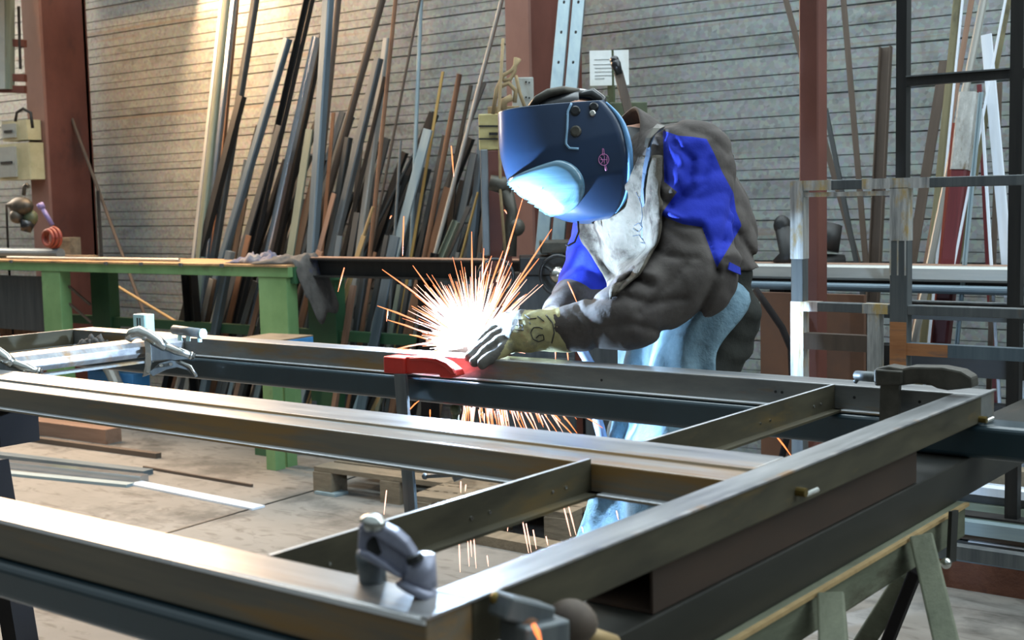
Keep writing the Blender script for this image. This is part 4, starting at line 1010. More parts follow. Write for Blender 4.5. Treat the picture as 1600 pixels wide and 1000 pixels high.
PL = empty('person', Vector((-1.72, 2.52, 0)), 'welder in a grey and blue jacket and dark helmet, bent over the steel frame', 'person')
def VB(px, py, t): return V(px, py, t + .13)
j = dict(
    lsh=VB(1083, 248, 2.76), rsh=VB(965, 272, 3.14), lel=VB(1082, 430, 2.70), lw=V(880, 516, 2.88), lmid=V(985, 492, 2.80),
    rel=VB(926, 445, 3.10), rw=V(868, 506, 3.08), neck=VB(1012, 232, 2.97), head=VB(905, 228, 3.02),
    lhip=VB(1112, 500, 2.88), rhip=VB(1066, 500, 3.08), lkn=VB(1046, 730, 2.80), rkn=VB(985, 730, 3.02))
def ground(px, py, t, dz=.075):
    p = VB(px, py, t); return Vector((p.x, p.y, dz))
j['lan'] = ground(1010, 900, 2.92); j['ran'] = ground(950, 900, 3.12)
fwd = Vector((-.93, -.28, 0)).normalized()
# --- body: one continuous surface
def f_body(P):
    T = [cone(P, VB(1072, 272, 2.82), VB(1112, 450, 2.89), .075, .068), cone(P, VB(1004, 282, 3.06), VB(1075, 450, 3.07), .075, .068),
         cone(P, VB(1035, 300, 2.94), VB(1070, 430, 2.97), .10, .10), cone(P, j['lsh'], j['rsh'], .055, .055)]
    t = smins(T, .06)
    for a, b, ra, rb in ((j['lsh'], j['lel'], .05, .042), (j['lel'], j['lmid'], .042, .036), (j['lmid'], j['lw'], .036, .028), (j['rsh'], j['rel'], .048, .04), (j['rel'], j['rw'], .04, .028),
                         (VB(1110, 450, 2.9), j['lhip'], .070, .078), (VB(1075, 450, 3.07), j['rhip'], .070, .078), (j['lhip'], j['lkn'], .078, .056), (j['rhip'], j['rkn'], .078, .056),
                         (j['lkn'], j['lan'], .056, .035), (j['rkn'], j['ran'], .056, .035), (j['lan'], j['lan'] + fwd * .15 - Vector((0, 0, .035)), .035, .028), (j['ran'], j['ran'] + fwd * .15 - Vector((0, 0, .035)), .035, .028),
                         (j['neck'], VB(940, 240, 2.97), .062, .055)):
        t = smin(t, cone(P, a, b, ra, rb), .03)
    hd = smin(cone(P, V(905, 200, 3.06), V(892, 255, 3.06), .082, .062), cone(P, V(872, 232, 3.06), V(864, 250, 3.06), .030, .018), .02)   # skull, jaw; nose
    t = smin(t, hd, .03)
    for a, b in ((j['lw'], V(830, 520, 2.90)), (j['rw'], V(826, 512, 3.06))): t = smin(t, cone(P, a, b, .026, .016), .012)
    return t
def bb(pts, m): a = np.array([list(p) for p in pts]); return a.min(0) - m, a.max(0) + m
lo, hi = bb(list(j.values()) + [V(800, 520, 2.9), V(812, 516, 3.05)], .16)
lo[2] = .001
v, f = surface_net(f_body, lo, hi, .014)
mesh_obj('body', v, f, [M['skin']], PL, smooth_it=2)

# --- trousers
def f_trous(P):
    T = [cone(P, VB(1108, 420, 2.9), j['lhip'], .096, .102), cone(P, VB(1078, 440, 3.06), j['rhip'], .092, .102), cone(P, j['lhip'], j['lkn'], .102, .080), cone(P, j['rhip'], j['rkn'], .102, .080),
         cone(P, j['lkn'], j['lan'], .080, .068), cone(P, j['rkn'], j['ran'], .080, .068)]
    t = smins(T, .035) + .004 * waves(P, (0, 0, 1), 60, (1, .5, 0), 25) + .003 * waves(P, (.5, .3, 1), 110, (1, -.5, 0), 40, 1.3)
    return np.maximum(t, np.maximum(.09 - P[:, 2], P[:, 2] - 1.13))
lo, hi = bb([j[k] for k in ('lhip', 'rhip', 'lkn', 'rkn', 'lan', 'ran')] + [VB(1118, 430, 2.9)], .16); lo[2] = .06; hi[2] = 1.17
v_tr, f_tr = surface_net(f_trous, lo, hi, .010)
mesh_obj('trousers', v_tr, f_tr, [M['denim']], PL)
for an in ('lan', 'ran'):
    def f_boot(P, a=j[an]):
        t = smin(cone(P, a + Vector((0, 0, .06)), a - Vector((0, 0, .01)), .052, .05), cone(P, a - Vector((0, 0, .02)), a + fwd * .17 - Vector((0, 0, .035)), .052, .042), .03)
        return np.maximum(t, .002 - P[:, 2])
    lo, hi = bb([j[an], j[an] + fwd * .18], .14); lo[2] = -.01
    vv, ff = surface_net(f_boot, lo, hi, .009); mesh_obj('boot', vv, ff, [M['black_leg']], PL)

# --- jacket
def upper_arm_L(P): return cone(P, j['lsh'] + Vector((0, 0, -.005)), j['lel'], .082, .092)
CREASES = [(.012, 5, [(1036, 212), (1037, 250), (1042, 288)]), (.012, 4, [(1036, 340), (1066, 353), (1096, 355), (1108, 382), (1120, 420)]), (-.012, 9, [(1034, 328), (1066, 340), (1098, 342)]),
           (.014, 6, [(972, 446), (992, 432), (1016, 444)]), (-.012, 8, [(965, 436), (990, 420), (1020, 430)]), (.012, 6, [(925, 470), (975, 462), (1012, 474), (1070, 466)]), (.010, 6, [(930, 512), (985, 505), (1040, 520)]),
           (.018, 7, [(1052, 548), (1096, 484), (1122, 424)]), (.006, 3, [(902, 478), (922, 505), (930, 542)]), (.012, 6, [(1056, 226), (1082, 250), (1076, 292), (1048, 322)]), (.010, 6, [(1112, 226), (1098, 288), (1062, 316)]),
           (-.010, 9, [(1066, 228), (1066, 262), (1050, 300)]), (.010, 6, [(1142, 322), (1130, 372), (1126, 400)]), (.008, 5, [(1010, 380), (1040, 400), (1090, 404)]), (.010, 6, [(1000, 490), (1050, 440), (1072, 412)]),
           (.012, 6, [(1150, 360), (1176, 400), (1186, 440)]), (.008, 6, [(1080, 206), (1112, 214), (1136, 240)]), (-.010, 8, [(1120, 402), (1150, 396), (1180, 420)])]
def f_jacket(P):
    T = [cone(P, VB(1072, 285, 2.83), VB(1116, 432, 2.90), .100, .098), cone(P, VB(1006, 292, 3.06), VB(1078, 432, 3.07), .098, .100),
         cone(P, VB(1030, 300, 2.93), VB(1066, 430, 2.96), .125, .115), cone(P, VB(990, 330, 2.97), VB(1020, 420, 2.98), .085, .09), cone(P, j['lsh'] + Vector((0, 0, .0)), j['rsh'] + Vector((0, 0, .0)), .078, .075),
         cone(P, VB(1072, 262, 2.93), VB(1106, 350, 2.95), .085, .092), cone(P, VB(1106, 350, 2.93), VB(1118, 470, 2.95), .092, .088)]
    t = smins(T, .06)
    ua = upper_arm_L(P)
    fa = smin(cone(P, j['lel'] + Vector((0, 0, .004)), j['lmid'], .092, .068), cone(P, j['lmid'], j['lw'], .068, .049), .03)
    def sharp(w): return 1 - 2 * np.abs(w) ** .8          # narrow creases between broad puffs
    fo = .0016 * sharp(waves(P, (.62, .42, .5), 46, (0, 0, 1), 22, .4)) + .0008 * sharp(waves(P, (.8, .5, -.2), 80, (.2, .4, 1), 40, 1.0))
    ud = .0022 * sharp(waves(P, (.5, .35, -.75), 34, (.7, .5, .4), 18, 2.0)) + .003 * sharp(waves(P, (.1, .5, .9), 60, (1, .5, 0), 30, .7))
    ax_ = npv((j['lmid'] - j['lw']).normalized()); fa = np.maximum(fa + fo, -((P - npv(j['lw'])) @ ax_) - .002)
    ra = smin(cone(P, j['rsh'], j['rel'], .082, .078), cone(P, j['rel'], j['rw'], .072, .048), .03) + ud * .8
    ax_ = npv((j['rel'] - j['rw']).normalized()); ra = np.maximum(ra, -((P - npv(j['rw'])) @ ax_) - .002)
    bd = .0022 * sharp(waves(P, (0.5, .3, 1), 30, (.8, .6, 0), 14, 1.0)) + .002 * sharp(waves(P, (.9, .2, .6), 60, (.1, .9, .3), 40, .2))
    hem = 1.2 - .17 - P[:, 2]
    t = np.maximum(t + bd, hem)
    t = smin(t, ua + ud, .028); t = smin(t, ra, .022); t = smin(t, fa, .022)
    # tailored creases on the near side: seam under the blue panel, elbow folds, armpit
    qx, qy, qt = proj(P); near = np.clip((3.10 - qt) / .05, 0, 1)
    for amp, wd, pl in CREASES:
        d = np.full(qx.shape, 1e9)
        for (x0, y0), (x1, y1) in zip(pl[:-1], pl[1:]):
            h = np.clip(((qx - x0) * (x1 - x0) + (qy - y0) * (y1 - y0)) / ((x1 - x0) ** 2 + (y1 - y0) ** 2), 0, 1)
            d = np.minimum(d, np.hypot(qx - x0 - h * (x1 - x0), qy - y0 - h * (y1 - y0)))
        t = t + amp * np.exp(-(d / wd) ** 1.5) * near
    return t
def f_jacket_safe(P):
    # the right cuff plane must not cut the rest: apply only near the right wrist
    return f_jacket(P)
lo, hi = bb([j[k] for k in ('lsh', 'rsh', 'lel', 'lw', 'rel', 'rw')] + [VB(1120, 470, 2.95)], .15); lo[2] = .84
v_j, f_j = surface_net(f_jacket_safe, lo, hi, .006)
def sdpoly(x, y, poly):
    d = np.full(x.shape, 1e9); n = len(poly)
    for i in range(n):
        (x0, y0), (x1, y1) = poly[i], poly[(i + 1) % n]
        h = np.clip(((x - x0) * (x1 - x0) + (y - y0) * (y1 - y0)) / ((x1 - x0) ** 2 + (y1 - y0) ** 2), 0, 1)
        d = np.minimum(d, np.hypot(x - x0 - h * (x1 - x0), y - y0 - h * (y1 - y0)))
    return np.where(inpoly(x, y, poly), -d, d)
px_, py_, t_ = proj(v_j)
dua = upper_arm_L(v_j); dra = cone(v_j, j['rsh'], j['rel'], .082, .078)
poly = [(1036, 204), (1060, 212), (1084, 214), (1104, 217), (1116, 240), (1128, 268), (1146, 301), (1150, 330), (1159, 352), (1140, 385), (1120, 418), (1107, 382), (1097, 355), (1066, 350), (1032, 336), (1058, 300), (1038, 284)]
S1 = np.maximum(sdpoly(px_, py_, poly), (t_ - 3.10) * 800)
S2 = np.maximum.reduce([(dra - .035) * 700, px_ - 968, py_ - 452, 270 - py_])
pan = np.clip(-np.minimum(S1, S2), -12, 12) / 24 + .5
m = M['jacket']; n = m.node_tree.nodes; l = m.node_tree.links
at_ = n.new('ShaderNodeAttribute'); at_.attribute_name = 'panel'
rp = n.new('ShaderNodeValToRGB'); rp.color_ramp.elements[0].position = .485; rp.color_ramp.elements[1].position = .515; l.new(at_.outputs['Fac'], rp.inputs[0])
mx = n.new('ShaderNodeMix'); mx.data_type = 'RGBA'; l.new(rp.outputs[0], mx.inputs[0]); l.new(n['Principled BSDF'].inputs['Base Color'].links[0].from_socket, mx.inputs[6])
mx.inputs[7].default_value = (*lin((36, 52, 168)), 1); l.new(mx.outputs[2], n['Principled BSDF'].inputs['Base Color'])
jk = mesh_obj('jacket', v_j, f_j, [M['jacket']], PL, smooth_it=1)
at2 = jk.data.attributes.new('panel', 'FLOAT', 'POINT'); at2.data.foreach_set('value', pan.astype(np.float32))
BV_J = BVHTree.FromPolygons([Vector(p) for p in v_j], f_j.tolist())
BV_T = BVHTree.FromPolygons([Vector(p) for p in v_tr], f_tr.tolist())
def cast(bv, px, py):
    d = ray(px, py).normalized(); h = bv.ray_cast(EYE, d)
    return (h[0], h[1]) if h[0] is not None else (None, None)
def conform(name, poly_rows, bv, off, m, parent, nx=24, fallback=None, thick=.004, wav=None):
    """cloth laid over a body part: rows of (xl, xr, y) in the picture, dropped on the surface"""
    rows = []; last = None
    ny = len(poly_rows)
    for xl, xr, y in poly_rows:
        r = []
        for k in range(nx):
            px = xl + (xr - xl) * k / (nx - 1)
            h, n = cast(bv, px, y)
            r.append(((h + n * off - ray(px, y).normalized() * off * .3) if h is not None else None, px, y))
        rows.append(r)
    # fill gaps from the nearest hit in the row
    pts = []
    for r in rows:
        ok = [(k, q[0]) for k, q in enumerate(r) if q[0] is not None]
        o = []
        for k, q in enumerate(r):
            if q[0] is not None: o.append(q[0])
            elif ok:
                kk, p = min(ok, key=lambda z: abs(z[0] - k)); tt = (p - EYE).dot(CX) + abs(k - kk) * .004; o.append(V(q[1], q[2], tt))
            else: o.append(VB(q[1], q[2], fallback or 2.9))
        pts.append(o)
    A = np.array([[list(p) for p in r] for r in pts])
    for _ in range(3):
        B_ = A.copy(); B_[1:-1] = (A[:-2] + A[1:-1] * 2 + A[2:]) / 4; A = B_
        B_ = A.copy(); B_[:, 1:-1] = (A[:, :-2] + A[:, 1:-1] * 2 + A[:, 2:]) / 4; A = B_
    ny, nx = A.shape[:2]
    if wav is not None:
        for i in range(ny):
            for k in range(nx): A[i, k] -= npv(CX) * wav(k / (nx - 1), i / (ny - 1))
    fs = np.array([(i * nx + k, (i + 1) * nx + k, (i + 1) * nx + k + 1, i * nx + k + 1) for i in range(ny - 1) for k in range(nx - 1)])
    o = mesh_obj(name, A.reshape(-1, 3), fs, [m], parent, smooth_it=0)
    s = o.modifiers.new('s', 'SOLIDIFY'); s.thickness = thick; s.offset = 0
    return o, A
def lerp_rows(keys, n):
    out = []; ys = [k[2] for k in keys]
    for i in range(n):
        y = ys[0] + (ys[-1] - ys[0]) * i / (n - 1)
        for a, b in zip(keys[:-1], keys[1:]):
            if a[2] <= y <= b[2]:
                t = (y - a[2]) / (b[2] - a[2]); out.append((a[0] + (b[0] - a[0]) * t, a[1] + (b[1] - a[1]) * t, y)); break
    return out
# bib of the apron on the chest
bibm = M['suede_dark']
bib, Abib = conform('apron_bib', lerp_rows([(1006, 1034, 246), (985, 1036, 290), (930, 1038, 330), (905, 1040, 350), (912, 1036, 380), (926, 1020, 405), (940, 1004, 430), (952, 984, 450), (958, 970, 462)], 40), BV_J, .012, bibm, PL, nx=26, thick=.004,
                    wav=lambda u, w: .003 * math.sin(u * 9 + w * 6))
# neck strap with buckle over the bib
def strap(name, pts, bv, off, w, m, parent, th=.003):
    P3 = []
    for px, py in pts:
        h, n = cast(bv, px, py)
        if h is None: continue
        P3.append((h + n * off, n))
    b = MB(); vs_ = []
    for i, (p, n) in enumerate(P3):
        d = (P3[min(i + 1, len(P3) - 1)][0] - P3[max(0, i - 1)][0]).normalized(); s_ = d.cross(n).normalized()
        vs_ += [p - s_ * w / 2, p + s_ * w / 2, p + s_ * w / 2 + n * th, p - s_ * w / 2 + n * th]
    n_ = len(P3)
    b.add(vs_, [(4 * i + k, 4 * i + (k + 1) % 4, 4 * i + 4 + (k + 1) % 4, 4 * i + 4 + k) for i in range(n_ - 1) for k in range(4)] + [(0, 1, 2, 3), (4 * n_ - 1, 4 * n_ - 2, 4 * n_ - 3, 4 * n_ - 4)])
    o = b.build(name, m, parent, smooth=False); return o
def poly_pts(pts, n):
    out = []
    L = [0]
    for a, b in zip(pts[:-1], pts[1:]): L.append(L[-1] + math.dist(a, b))
    for i in range(n):
        s = L[-1] * i / (n - 1)
        for k in range(len(pts) - 1):
            if L[k] <= s <= L[k + 1] + 1e-6:
                t = (s - L[k]) / (L[k + 1] - L[k]); out.append((pts[k][0] + (pts[k + 1][0] - pts[k][0]) * t, pts[k][1] + (pts[k + 1][1] - pts[k][1]) * t)); break
    return out
st = strap('neck_strap', poly_pts([(1029, 212), (1026, 232), (1020, 262), (1017, 300), (1016, 340), (1015, 368)], 22), BV_J, .017, .017, M['strap'], PL)
st2 = strap('buckle', poly_pts([(1029, 212), (1027, 222), (1025, 232)], 5), BV_J, .022, .019, M['cast'], st)
# faint drawn lines on the bib
BV_B = BVHTree.FromPolygons([Vector(p) for p in Abib.reshape(-1, 3)], [(i * 26 + k, (i + 1) * 26 + k, (i + 1) * 26 + k + 1, i * 26 + k + 1) for i in range(39) for k in range(25)])
for k_, pts in enumerate(([(996, 300), (1004, 318), (1006, 338), (1002, 352)], [(1000, 308), (1010, 305)], [(992, 352), (1000, 347), (1006, 355), (998, 362), (990, 356)], [(990, 368), (1000, 366), (1006, 374)], [(1002, 378), (1010, 380), (1006, 372)])):
    P3 = [cast(BV_B, *q) for q in poly_pts(pts, 12)]
    P3 = [h + n * (.0035 if n.dot(CX) < 0 else -.0035) for h, n in P3 if h is not None]
    if len(P3) > 2:
        b = MB(); b.tube(P3, .0007, 5); b.build('pen_line', M['strap'], bib)

# lower apron: suede sheet hanging over the thighs
rows = lerp_rows([(1000, 1138, 442), (985, 1172, 466), (972, 1162, 488), (965, 1130, 515), (966, 1114, 550), (968, 1112, 610), (966, 1112, 660), (950, 1112, 720), (918, 1095, 790), (896, 1080, 850), (885, 1070, 920)], 44)
lapron, _ = conform('apron_skirt', rows, BV_T, .020, M['suede'], PL, nx=40, thick=.005, fallback=2.85, wav=lambda u, w: .014 * math.sin(u * 11 + w * 3) * min(1, w * 2) + .006 * math.sin(u * 23 - w * 9))
# belt strip glimpsed at the back: small blue shirt-tail
b = MB()
p = [cast(BV_J, *q) for q in ((1132, 412), (1150, 424), (1168, 436))]
tl = strap('shirt_tail', poly_pts([(1135, 416), (1172, 436)], 8), BV_J, .006, .016, M['jacket_blue'], PL)
# cord loop behind the back and ring by the bib
b = MB(); b.tube([VB(1118, 226, 2.9), VB(1136, 232, 2.9), VB(1144, 244, 2.9), VB(1146, 262, 2.9)], .004, 8); b.build('back_cord', M['black_leg'], PL, smooth=True)
b = MB(); b.tube([VB(903, 345, 2.9), VB(904, 362, 2.9), VB(898, 378, 2.9), VB(888, 384, 2.9), VB(884, 382, 2.9)], .0025, 8); b.build('apron_string', M['black_leg'], PL, smooth=True)

# --- collar: stiff upturned ring of cloth
top = [VB(960, 196, 3.07), VB(972, 182, 3.03), VB(990, 168, 2.96), VB(999, 182, 2.90), VB(1000, 210, 2.86), VB(992, 245, 2.83), VB(984, 280, 2.84), VB(978, 312, 2.88)]
bot = [VB(985, 240, 3.12), VB(1010, 222, 3.08), VB(1040, 206, 3.00), VB(1052, 212, 2.90), VB(1046, 232, 2.83), VB(1030, 262, 2.80), VB(1012, 300, 2.80), VB(990, 335, 2.85)]
def crv(pts, n):
    out = []
    for i in range(n):
        s = i / (n - 1) * (len(pts) - 1); k = min(int(s), len(pts) - 2); t = s - k
        p0, p1, p2, p3 = pts[max(k - 1, 0)], pts[k], pts[k + 1], pts[min(k + 2, len(pts) - 1)]
        out.append(.5 * ((2 * p1) + (p2 - p0) * t + (2 * p0 - 5 * p1 + 4 * p2 - p3) * t * t + (3 * p1 - p0 - 3 * p2 + p3) * t ** 3))
    return out
tp, bt = crv(top, 40), crv(bot, 40); nr = 10; vs_ = []
for i in range(nr):
    w = i / (nr - 1)
    for k in range(40):
        p = tp[k] * (1 - w) + bt[k] * w; p -= CX * (.012 * math.sin(w * 3.14) + .005 * math.sin(k * .55 + w * 5)); vs_.append(p)
b = MB(); b.add(vs_, [(i * 40 + k, (i + 1) * 40 + k, (i + 1) * 40 + k + 1, i * 40 + k + 1) for i in range(nr - 1) for k in range(39)])
co = b.build('collar', M['jacket'], PL, smooth=True); s = co.modifiers.new('s', 'SOLIDIFY'); s.thickness = .007; s.offset = 0
# inner neck cloth
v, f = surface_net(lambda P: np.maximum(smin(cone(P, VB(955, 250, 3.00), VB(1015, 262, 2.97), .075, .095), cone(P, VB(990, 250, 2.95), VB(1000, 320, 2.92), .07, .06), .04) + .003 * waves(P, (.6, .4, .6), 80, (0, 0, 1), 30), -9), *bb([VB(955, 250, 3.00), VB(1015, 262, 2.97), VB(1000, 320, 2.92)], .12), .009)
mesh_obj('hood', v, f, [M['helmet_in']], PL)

# --- welding helmet
TH = 3.06                                   # depth of the head's middle plane
Fp = [(781, 178), (781.5, 192), (782, 215), (784, 240), (789, 262), (797, 283), (812, 297), (832, 311), (851, 325), (868, 336), (884, 342), (904, 345), (925, 345)]
Rp = [(938, 170), (948, 180), (958, 192), (966, 206), (972, 224), (976, 244), (977, 262), (977, 282), (975, 300), (971, 315), (965, 327), (957, 337), (948, 343)]
def shell(sc, n_a=64, n_s=90, bulge=True):
    vs_ = []
    def at(L, a):
        s = a * (len(L) - 1); k = min(int(s), len(L) - 2); t = s - k
        p = [L[max(k - 1, 0)], L[k], L[k + 1], L[min(k + 2, len(L) - 1)]]
        return tuple(.5 * ((2 * p[1][i]) + (p[2][i] - p[0][i]) * t + (2 * p[0][i] - 5 * p[1][i] + 4 * p[2][i] - p[3][i]) * t * t + (3 * p[1][i] - p[0][i] - 3 * p[2][i] + p[3][i]) * t ** 3) for i in (0, 1))
    for i in range(n_a):
        a = i / (n_a - 1); fx, fy = at(Fp, a); rx, ry = at(Rp, a)
        w = (.118 * (1 - .25 * max(0, a - .55) / .45 - .10 * max(0, .3 - a) / .3)) * sc
        if a > .9: w *= math.sqrt(max(.15, 1 - ((a - .9) / .1) ** 2 * .5))
        for k in range(n_s):
            th = -math.pi / 2 + math.pi * k / (n_s - 1)   # -90 near side rear, 0 front, +90 far side rear
            c, s_ = math.cos(th), math.sin(th)
            al = abs(c) ** (2 / 2.7); la = math.copysign(abs(s_) ** (2 / 2.5), s_)
            flare = .012 * (1 - al) ** 2
            px = rx + (fx - rx) * al; py = ry + (fy - ry) * al
            lat = la * w * (1 - .04 * (1 - al)) + math.copysign(flare, la) * (1 if abs(la) > .5 else 0)
            if False:
                # raised lens cover cheek
                x0, y0, x1, y1 = 806., 300., 872., 293.
                tt = max(0, min(1, ((px - x0) * (x1 - x0) + (py - y0) * (y1 - y0)) / ((x1 - x0) ** 2 + (y1 - y0) ** 2)))
                dd = math.hypot(px - x0 - tt * (x1 - x0), py - y0 - tt * (y1 - y0)); R0 = 20 + 23 * tt
                lift = max(0, min(1, (R0 - dd) / 5)); lift = lift * lift * (3 - 2 * lift)
                lat += math.copysign(.013 * lift, la) * min(1, abs(la) * 1.5)
            vs_.append(V(px, py, TH) + CX * lat)
    return vs_, n_a, n_s
vs_, na, ns = shell(1)
b = MB(); b.add(vs_, [(i * ns + k, i * ns + k + 1, (i + 1) * ns + k + 1, (i + 1) * ns + k) for i in range(na - 1) for k in range(ns - 1)])
hel = b.build('welding_helmet', M['helmet'], PL, smooth=True)
s = hel.modifiers.new('s', 'SOLIDIFY'); s.thickness = .004; s.offset = 1
BV_H = BVHTree.FromPolygons([Vector(p) for p in b.v], b.f)
# lens cover cheek: raised rounded patch following the shell
x0, y0, x1, y1 = 822., 296., 872., 292.
NR, NA = 12, 96; vs_ = []
ang0 = math.atan2(y1 - y0, x1 - x0)
def outl(a):
    c_, s_ = math.cos(a), math.sin(a)
    if c_ >= 0: return (x1 + 43 * c_, y1 + 42 * s_)
    return (x1 + (x0 - 46 - x1) * -c_, y1 + (42 if s_ < 0 else 46) * s_ * (1 - .45 * (-c_)) + 4 * -c_)
for i in range(NR + 1):
    r = i / NR
    for k in range(NA):
        ox, oy = outl(2 * math.pi * k / NA); qx, qy = x1 - 22 + (ox - x1 + 22) * r, y1 + (oy - y1) * r
        h, n_ = cast(BV_H, qx, qy)
        up_ = .011 * min(1, (1 - r) * 7) ** .5 if r < 1 else -.003
        if h is None: vs_.append(None)
        else:
            if n_.dot(CX) > 0: n_ = -n_
            vs_.append(h + n_ * up_)
lb = MB(); fs_ = []
for i in range(NR):
    for k in range(NA):
        q = (i * NA + k, (i + 1) * NA + k, (i + 1) * NA + (k + 1) % NA, i * NA + (k + 1) % NA)
        if all(vs_[z] is not None for z in q): fs_.append(q)
lb.add([v_ if v_ is not None else Vector((0, 0, 0)) for v_ in vs_], fs_)
used = sorted({z for f_ in fs_ for z in f_}); mp_ = {z: i for i, z in enumerate(used)}
lb.v = [lb.v[z] for z in used]; lb.f = [tuple(mp_[z] for z in f_) for f_ in lb.f]
lo_ = lb.build('lens_cover', M['lensbox'], hel, smooth=True)
sl = lo_.modifiers.new('s', 'SOLIDIFY'); sl.thickness = .003
# rolled rim along the rear edge, its lit blue put into the colour
for side, k_ in (('near', 0), ('far', ns - 1)):
    P3 = [Vector(b.v[i * ns + k_]) for i in range(2, na, 2)]
    rb_ = MB(); wv = [.0025 + .0045 * math.sin(math.pi * min(1, i / (len(P3) - 1) * 1.15)) ** 1 if i / (len(P3) - 1) * 1.15 < 1 else .0025 for i in range(len(P3))]
    rb_.tube([p - CX * (.002 if k_ == 0 else -.002) for p in P3], wv, 10); rb_.build('rim', M['rimblue'], hel, smooth=True)
# crown / head gear
v, f = surface_net(lambda P: np.maximum(smin(cone(P, V(862, 184, TH), V(905, 182, TH), .056, .058), cone(P, V(905, 182, TH), V(935, 196, TH), .058, .048), .03), -9), *bb([V(862, 186, TH), V(930, 190, TH)], .09), .006)
hg = mesh_obj('headgear', v, f, [M['plastic_dark']], PL, smooth_it=3)
b = MB(); b.tube([V(829, 168, TH - .03), V(840, 155, TH - .04), V(856, 146, TH - .04), V(880, 141, TH - .035), V(905, 143, TH - .03)], [.008, .010, .011, .010, .007], 10); b.build('brow_band', M['cast'], hg, smooth=True)
b = MB(); b.tube([V(905, 150, TH - .09), V(925, 148, TH - .095), V(938, 158, TH - .098), V(940, 172, TH - .10)], [.010, .016, .017, .010], 10); b.build('ratchet', M['plastic_dark'], hg, smooth=True)
def knob(px, py, r, h, m, name='knob'):
    p, n = cast(BV_H, px, py)
    if p is None: return
    if n.dot(CX) > 0: n = -n
    b = MB(); b.tube([p, p + n * h * .7, p + n * h], [r, r, r * .75], 20); o = b.build(name, m, hel, smooth=False)
    o.modifiers.new('bv', 'BEVEL').width = .001
    b = MB(); b.tube([p + n * h, p + n * (h + .001)], [r * .55, r * .5], 16); 
    return o, p, n
b = MB()
P3 = []
for q in poly_pts([(893, 162), (887, 175), (886, 205), (884, 225), (889, 232), (904, 233)], 20):
    h, n = cast(BV_H, *q)
    if h is not None: P3.append(h - CX * .0055)
b.tube(P3, .0028, 8); b.build('panel_rim', mat('pale_blue_rim', (120, 160, 190), (140, 176, 204), .3), hel, smooth=True)
knob(899, 174, .012, .008, M['plastic_dark']); knob(900, 206, .013, .013, M['cast']); knob(928, 168, .011, .010, M['plastic_dark']); knob(926, 178, .008, .010, M['nickel'], 'pin')
# pink emblem printed on the shell: ring crossed by an upright bar
for pts in ([(943 + 8 * math.cos(a), 250 + 9 * math.sin(a)) for a in [i * math.pi / 9 for i in range(19)]], [(941, 233), (941, 243), (944, 243), (943, 233), (941, 233)], [(944, 258), (946, 267), (948, 266), (946, 258)], [(938, 246), (942, 252), (939, 256)], [(944, 244), (944, 256)], [(948, 245), (948, 255)], [(938, 250), (949, 250)]):
    P3 = [cast(BV_H, *q) for q in poly_pts(pts, 18)]; P3 = [h - CX * .0056 for h, n in P3 if h is not None]
    b = MB(); b.tube(P3, .0008, 5); b.build('emblem', M['pink'], hel)

# --- gloves
def finger(P, pts, rs):
    d = None
    for (a, b_), (r0, r1) in zip(zip(pts[:-1], pts[1:]), zip(rs[:-1], rs[1:])):
        c = cone(P, a, b_, r0, r1); d = c if d is None else smin(d, c, .005)
    return d
def f_gl(P):
    palm = smins([cone(P, V(868, 516, 2.885), V(812, 518, 2.92), .040, .036), cone(P, V(838, 506, 2.90), V(796, 508, 2.96), .030, .026), cone(P, V(836, 530, 2.88), V(800, 534, 2.92), .028, .025), cone(P, V(815, 505, 2.93), V(790, 505, 2.965), .026, .020)], .018)
    cuff = cone(P, V(884, 515, 2.875), V(850, 517, 2.895), .052, .043)
    cuff = np.maximum(cuff, -(cone(P, V(900, 514, 2.87), V(872, 516, 2.885), .047, .040)))
    F = [finger(P, [V(797, 501, 2.955), V(770, 518, 2.96), V(750, 534, 2.955), V(740, 549, 2.945)], [.017, .015, .0135, .011]),
         finger(P, [V(797, 512, 2.935), V(770, 530, 2.935), V(746, 548, 2.93), V(734, 558, 2.922)], [.0175, .0155, .014, .0115]),
         finger(P, [V(800, 523, 2.915), V(778, 536, 2.912), V(756, 554, 2.905), V(741, 566, 2.898)], [.0175, .016, .0145, .012]),
         finger(P, [V(806, 536, 2.90), V(786, 546, 2.895), V(768, 558, 2.888), V(753, 568, 2.882)], [.0165, .015, .014, .012])]
    th = finger(P, [V(826, 528, 2.96), V(800, 540, 2.985), V(778, 548, 2.99)], [.019, .016, .012])
    t = smin(palm, cuff, .012)
    for q in F: t = smin(t, q, .0035)
    t = smin(t, th, .008)
    wr_ = .0011 * waves(P, (.8, .5, -.3), 120, (.2, .1, 1), 60, .3) + .0005 * waves(P, (.3, .2, .9), 240, (.9, .4, 0), 90, 1.2)
    return t + wr_
lo, hi = bb([V(890, 515, 2.87), V(735, 556, 2.9), V(741, 548, 3.0), V(797, 501, 2.97), V(755, 572, 2.88)], .06)
v, f = surface_net(f_gl, lo, hi, .0026)
c_ = v[f].mean(1); gx, gy, gt = proj(c_)
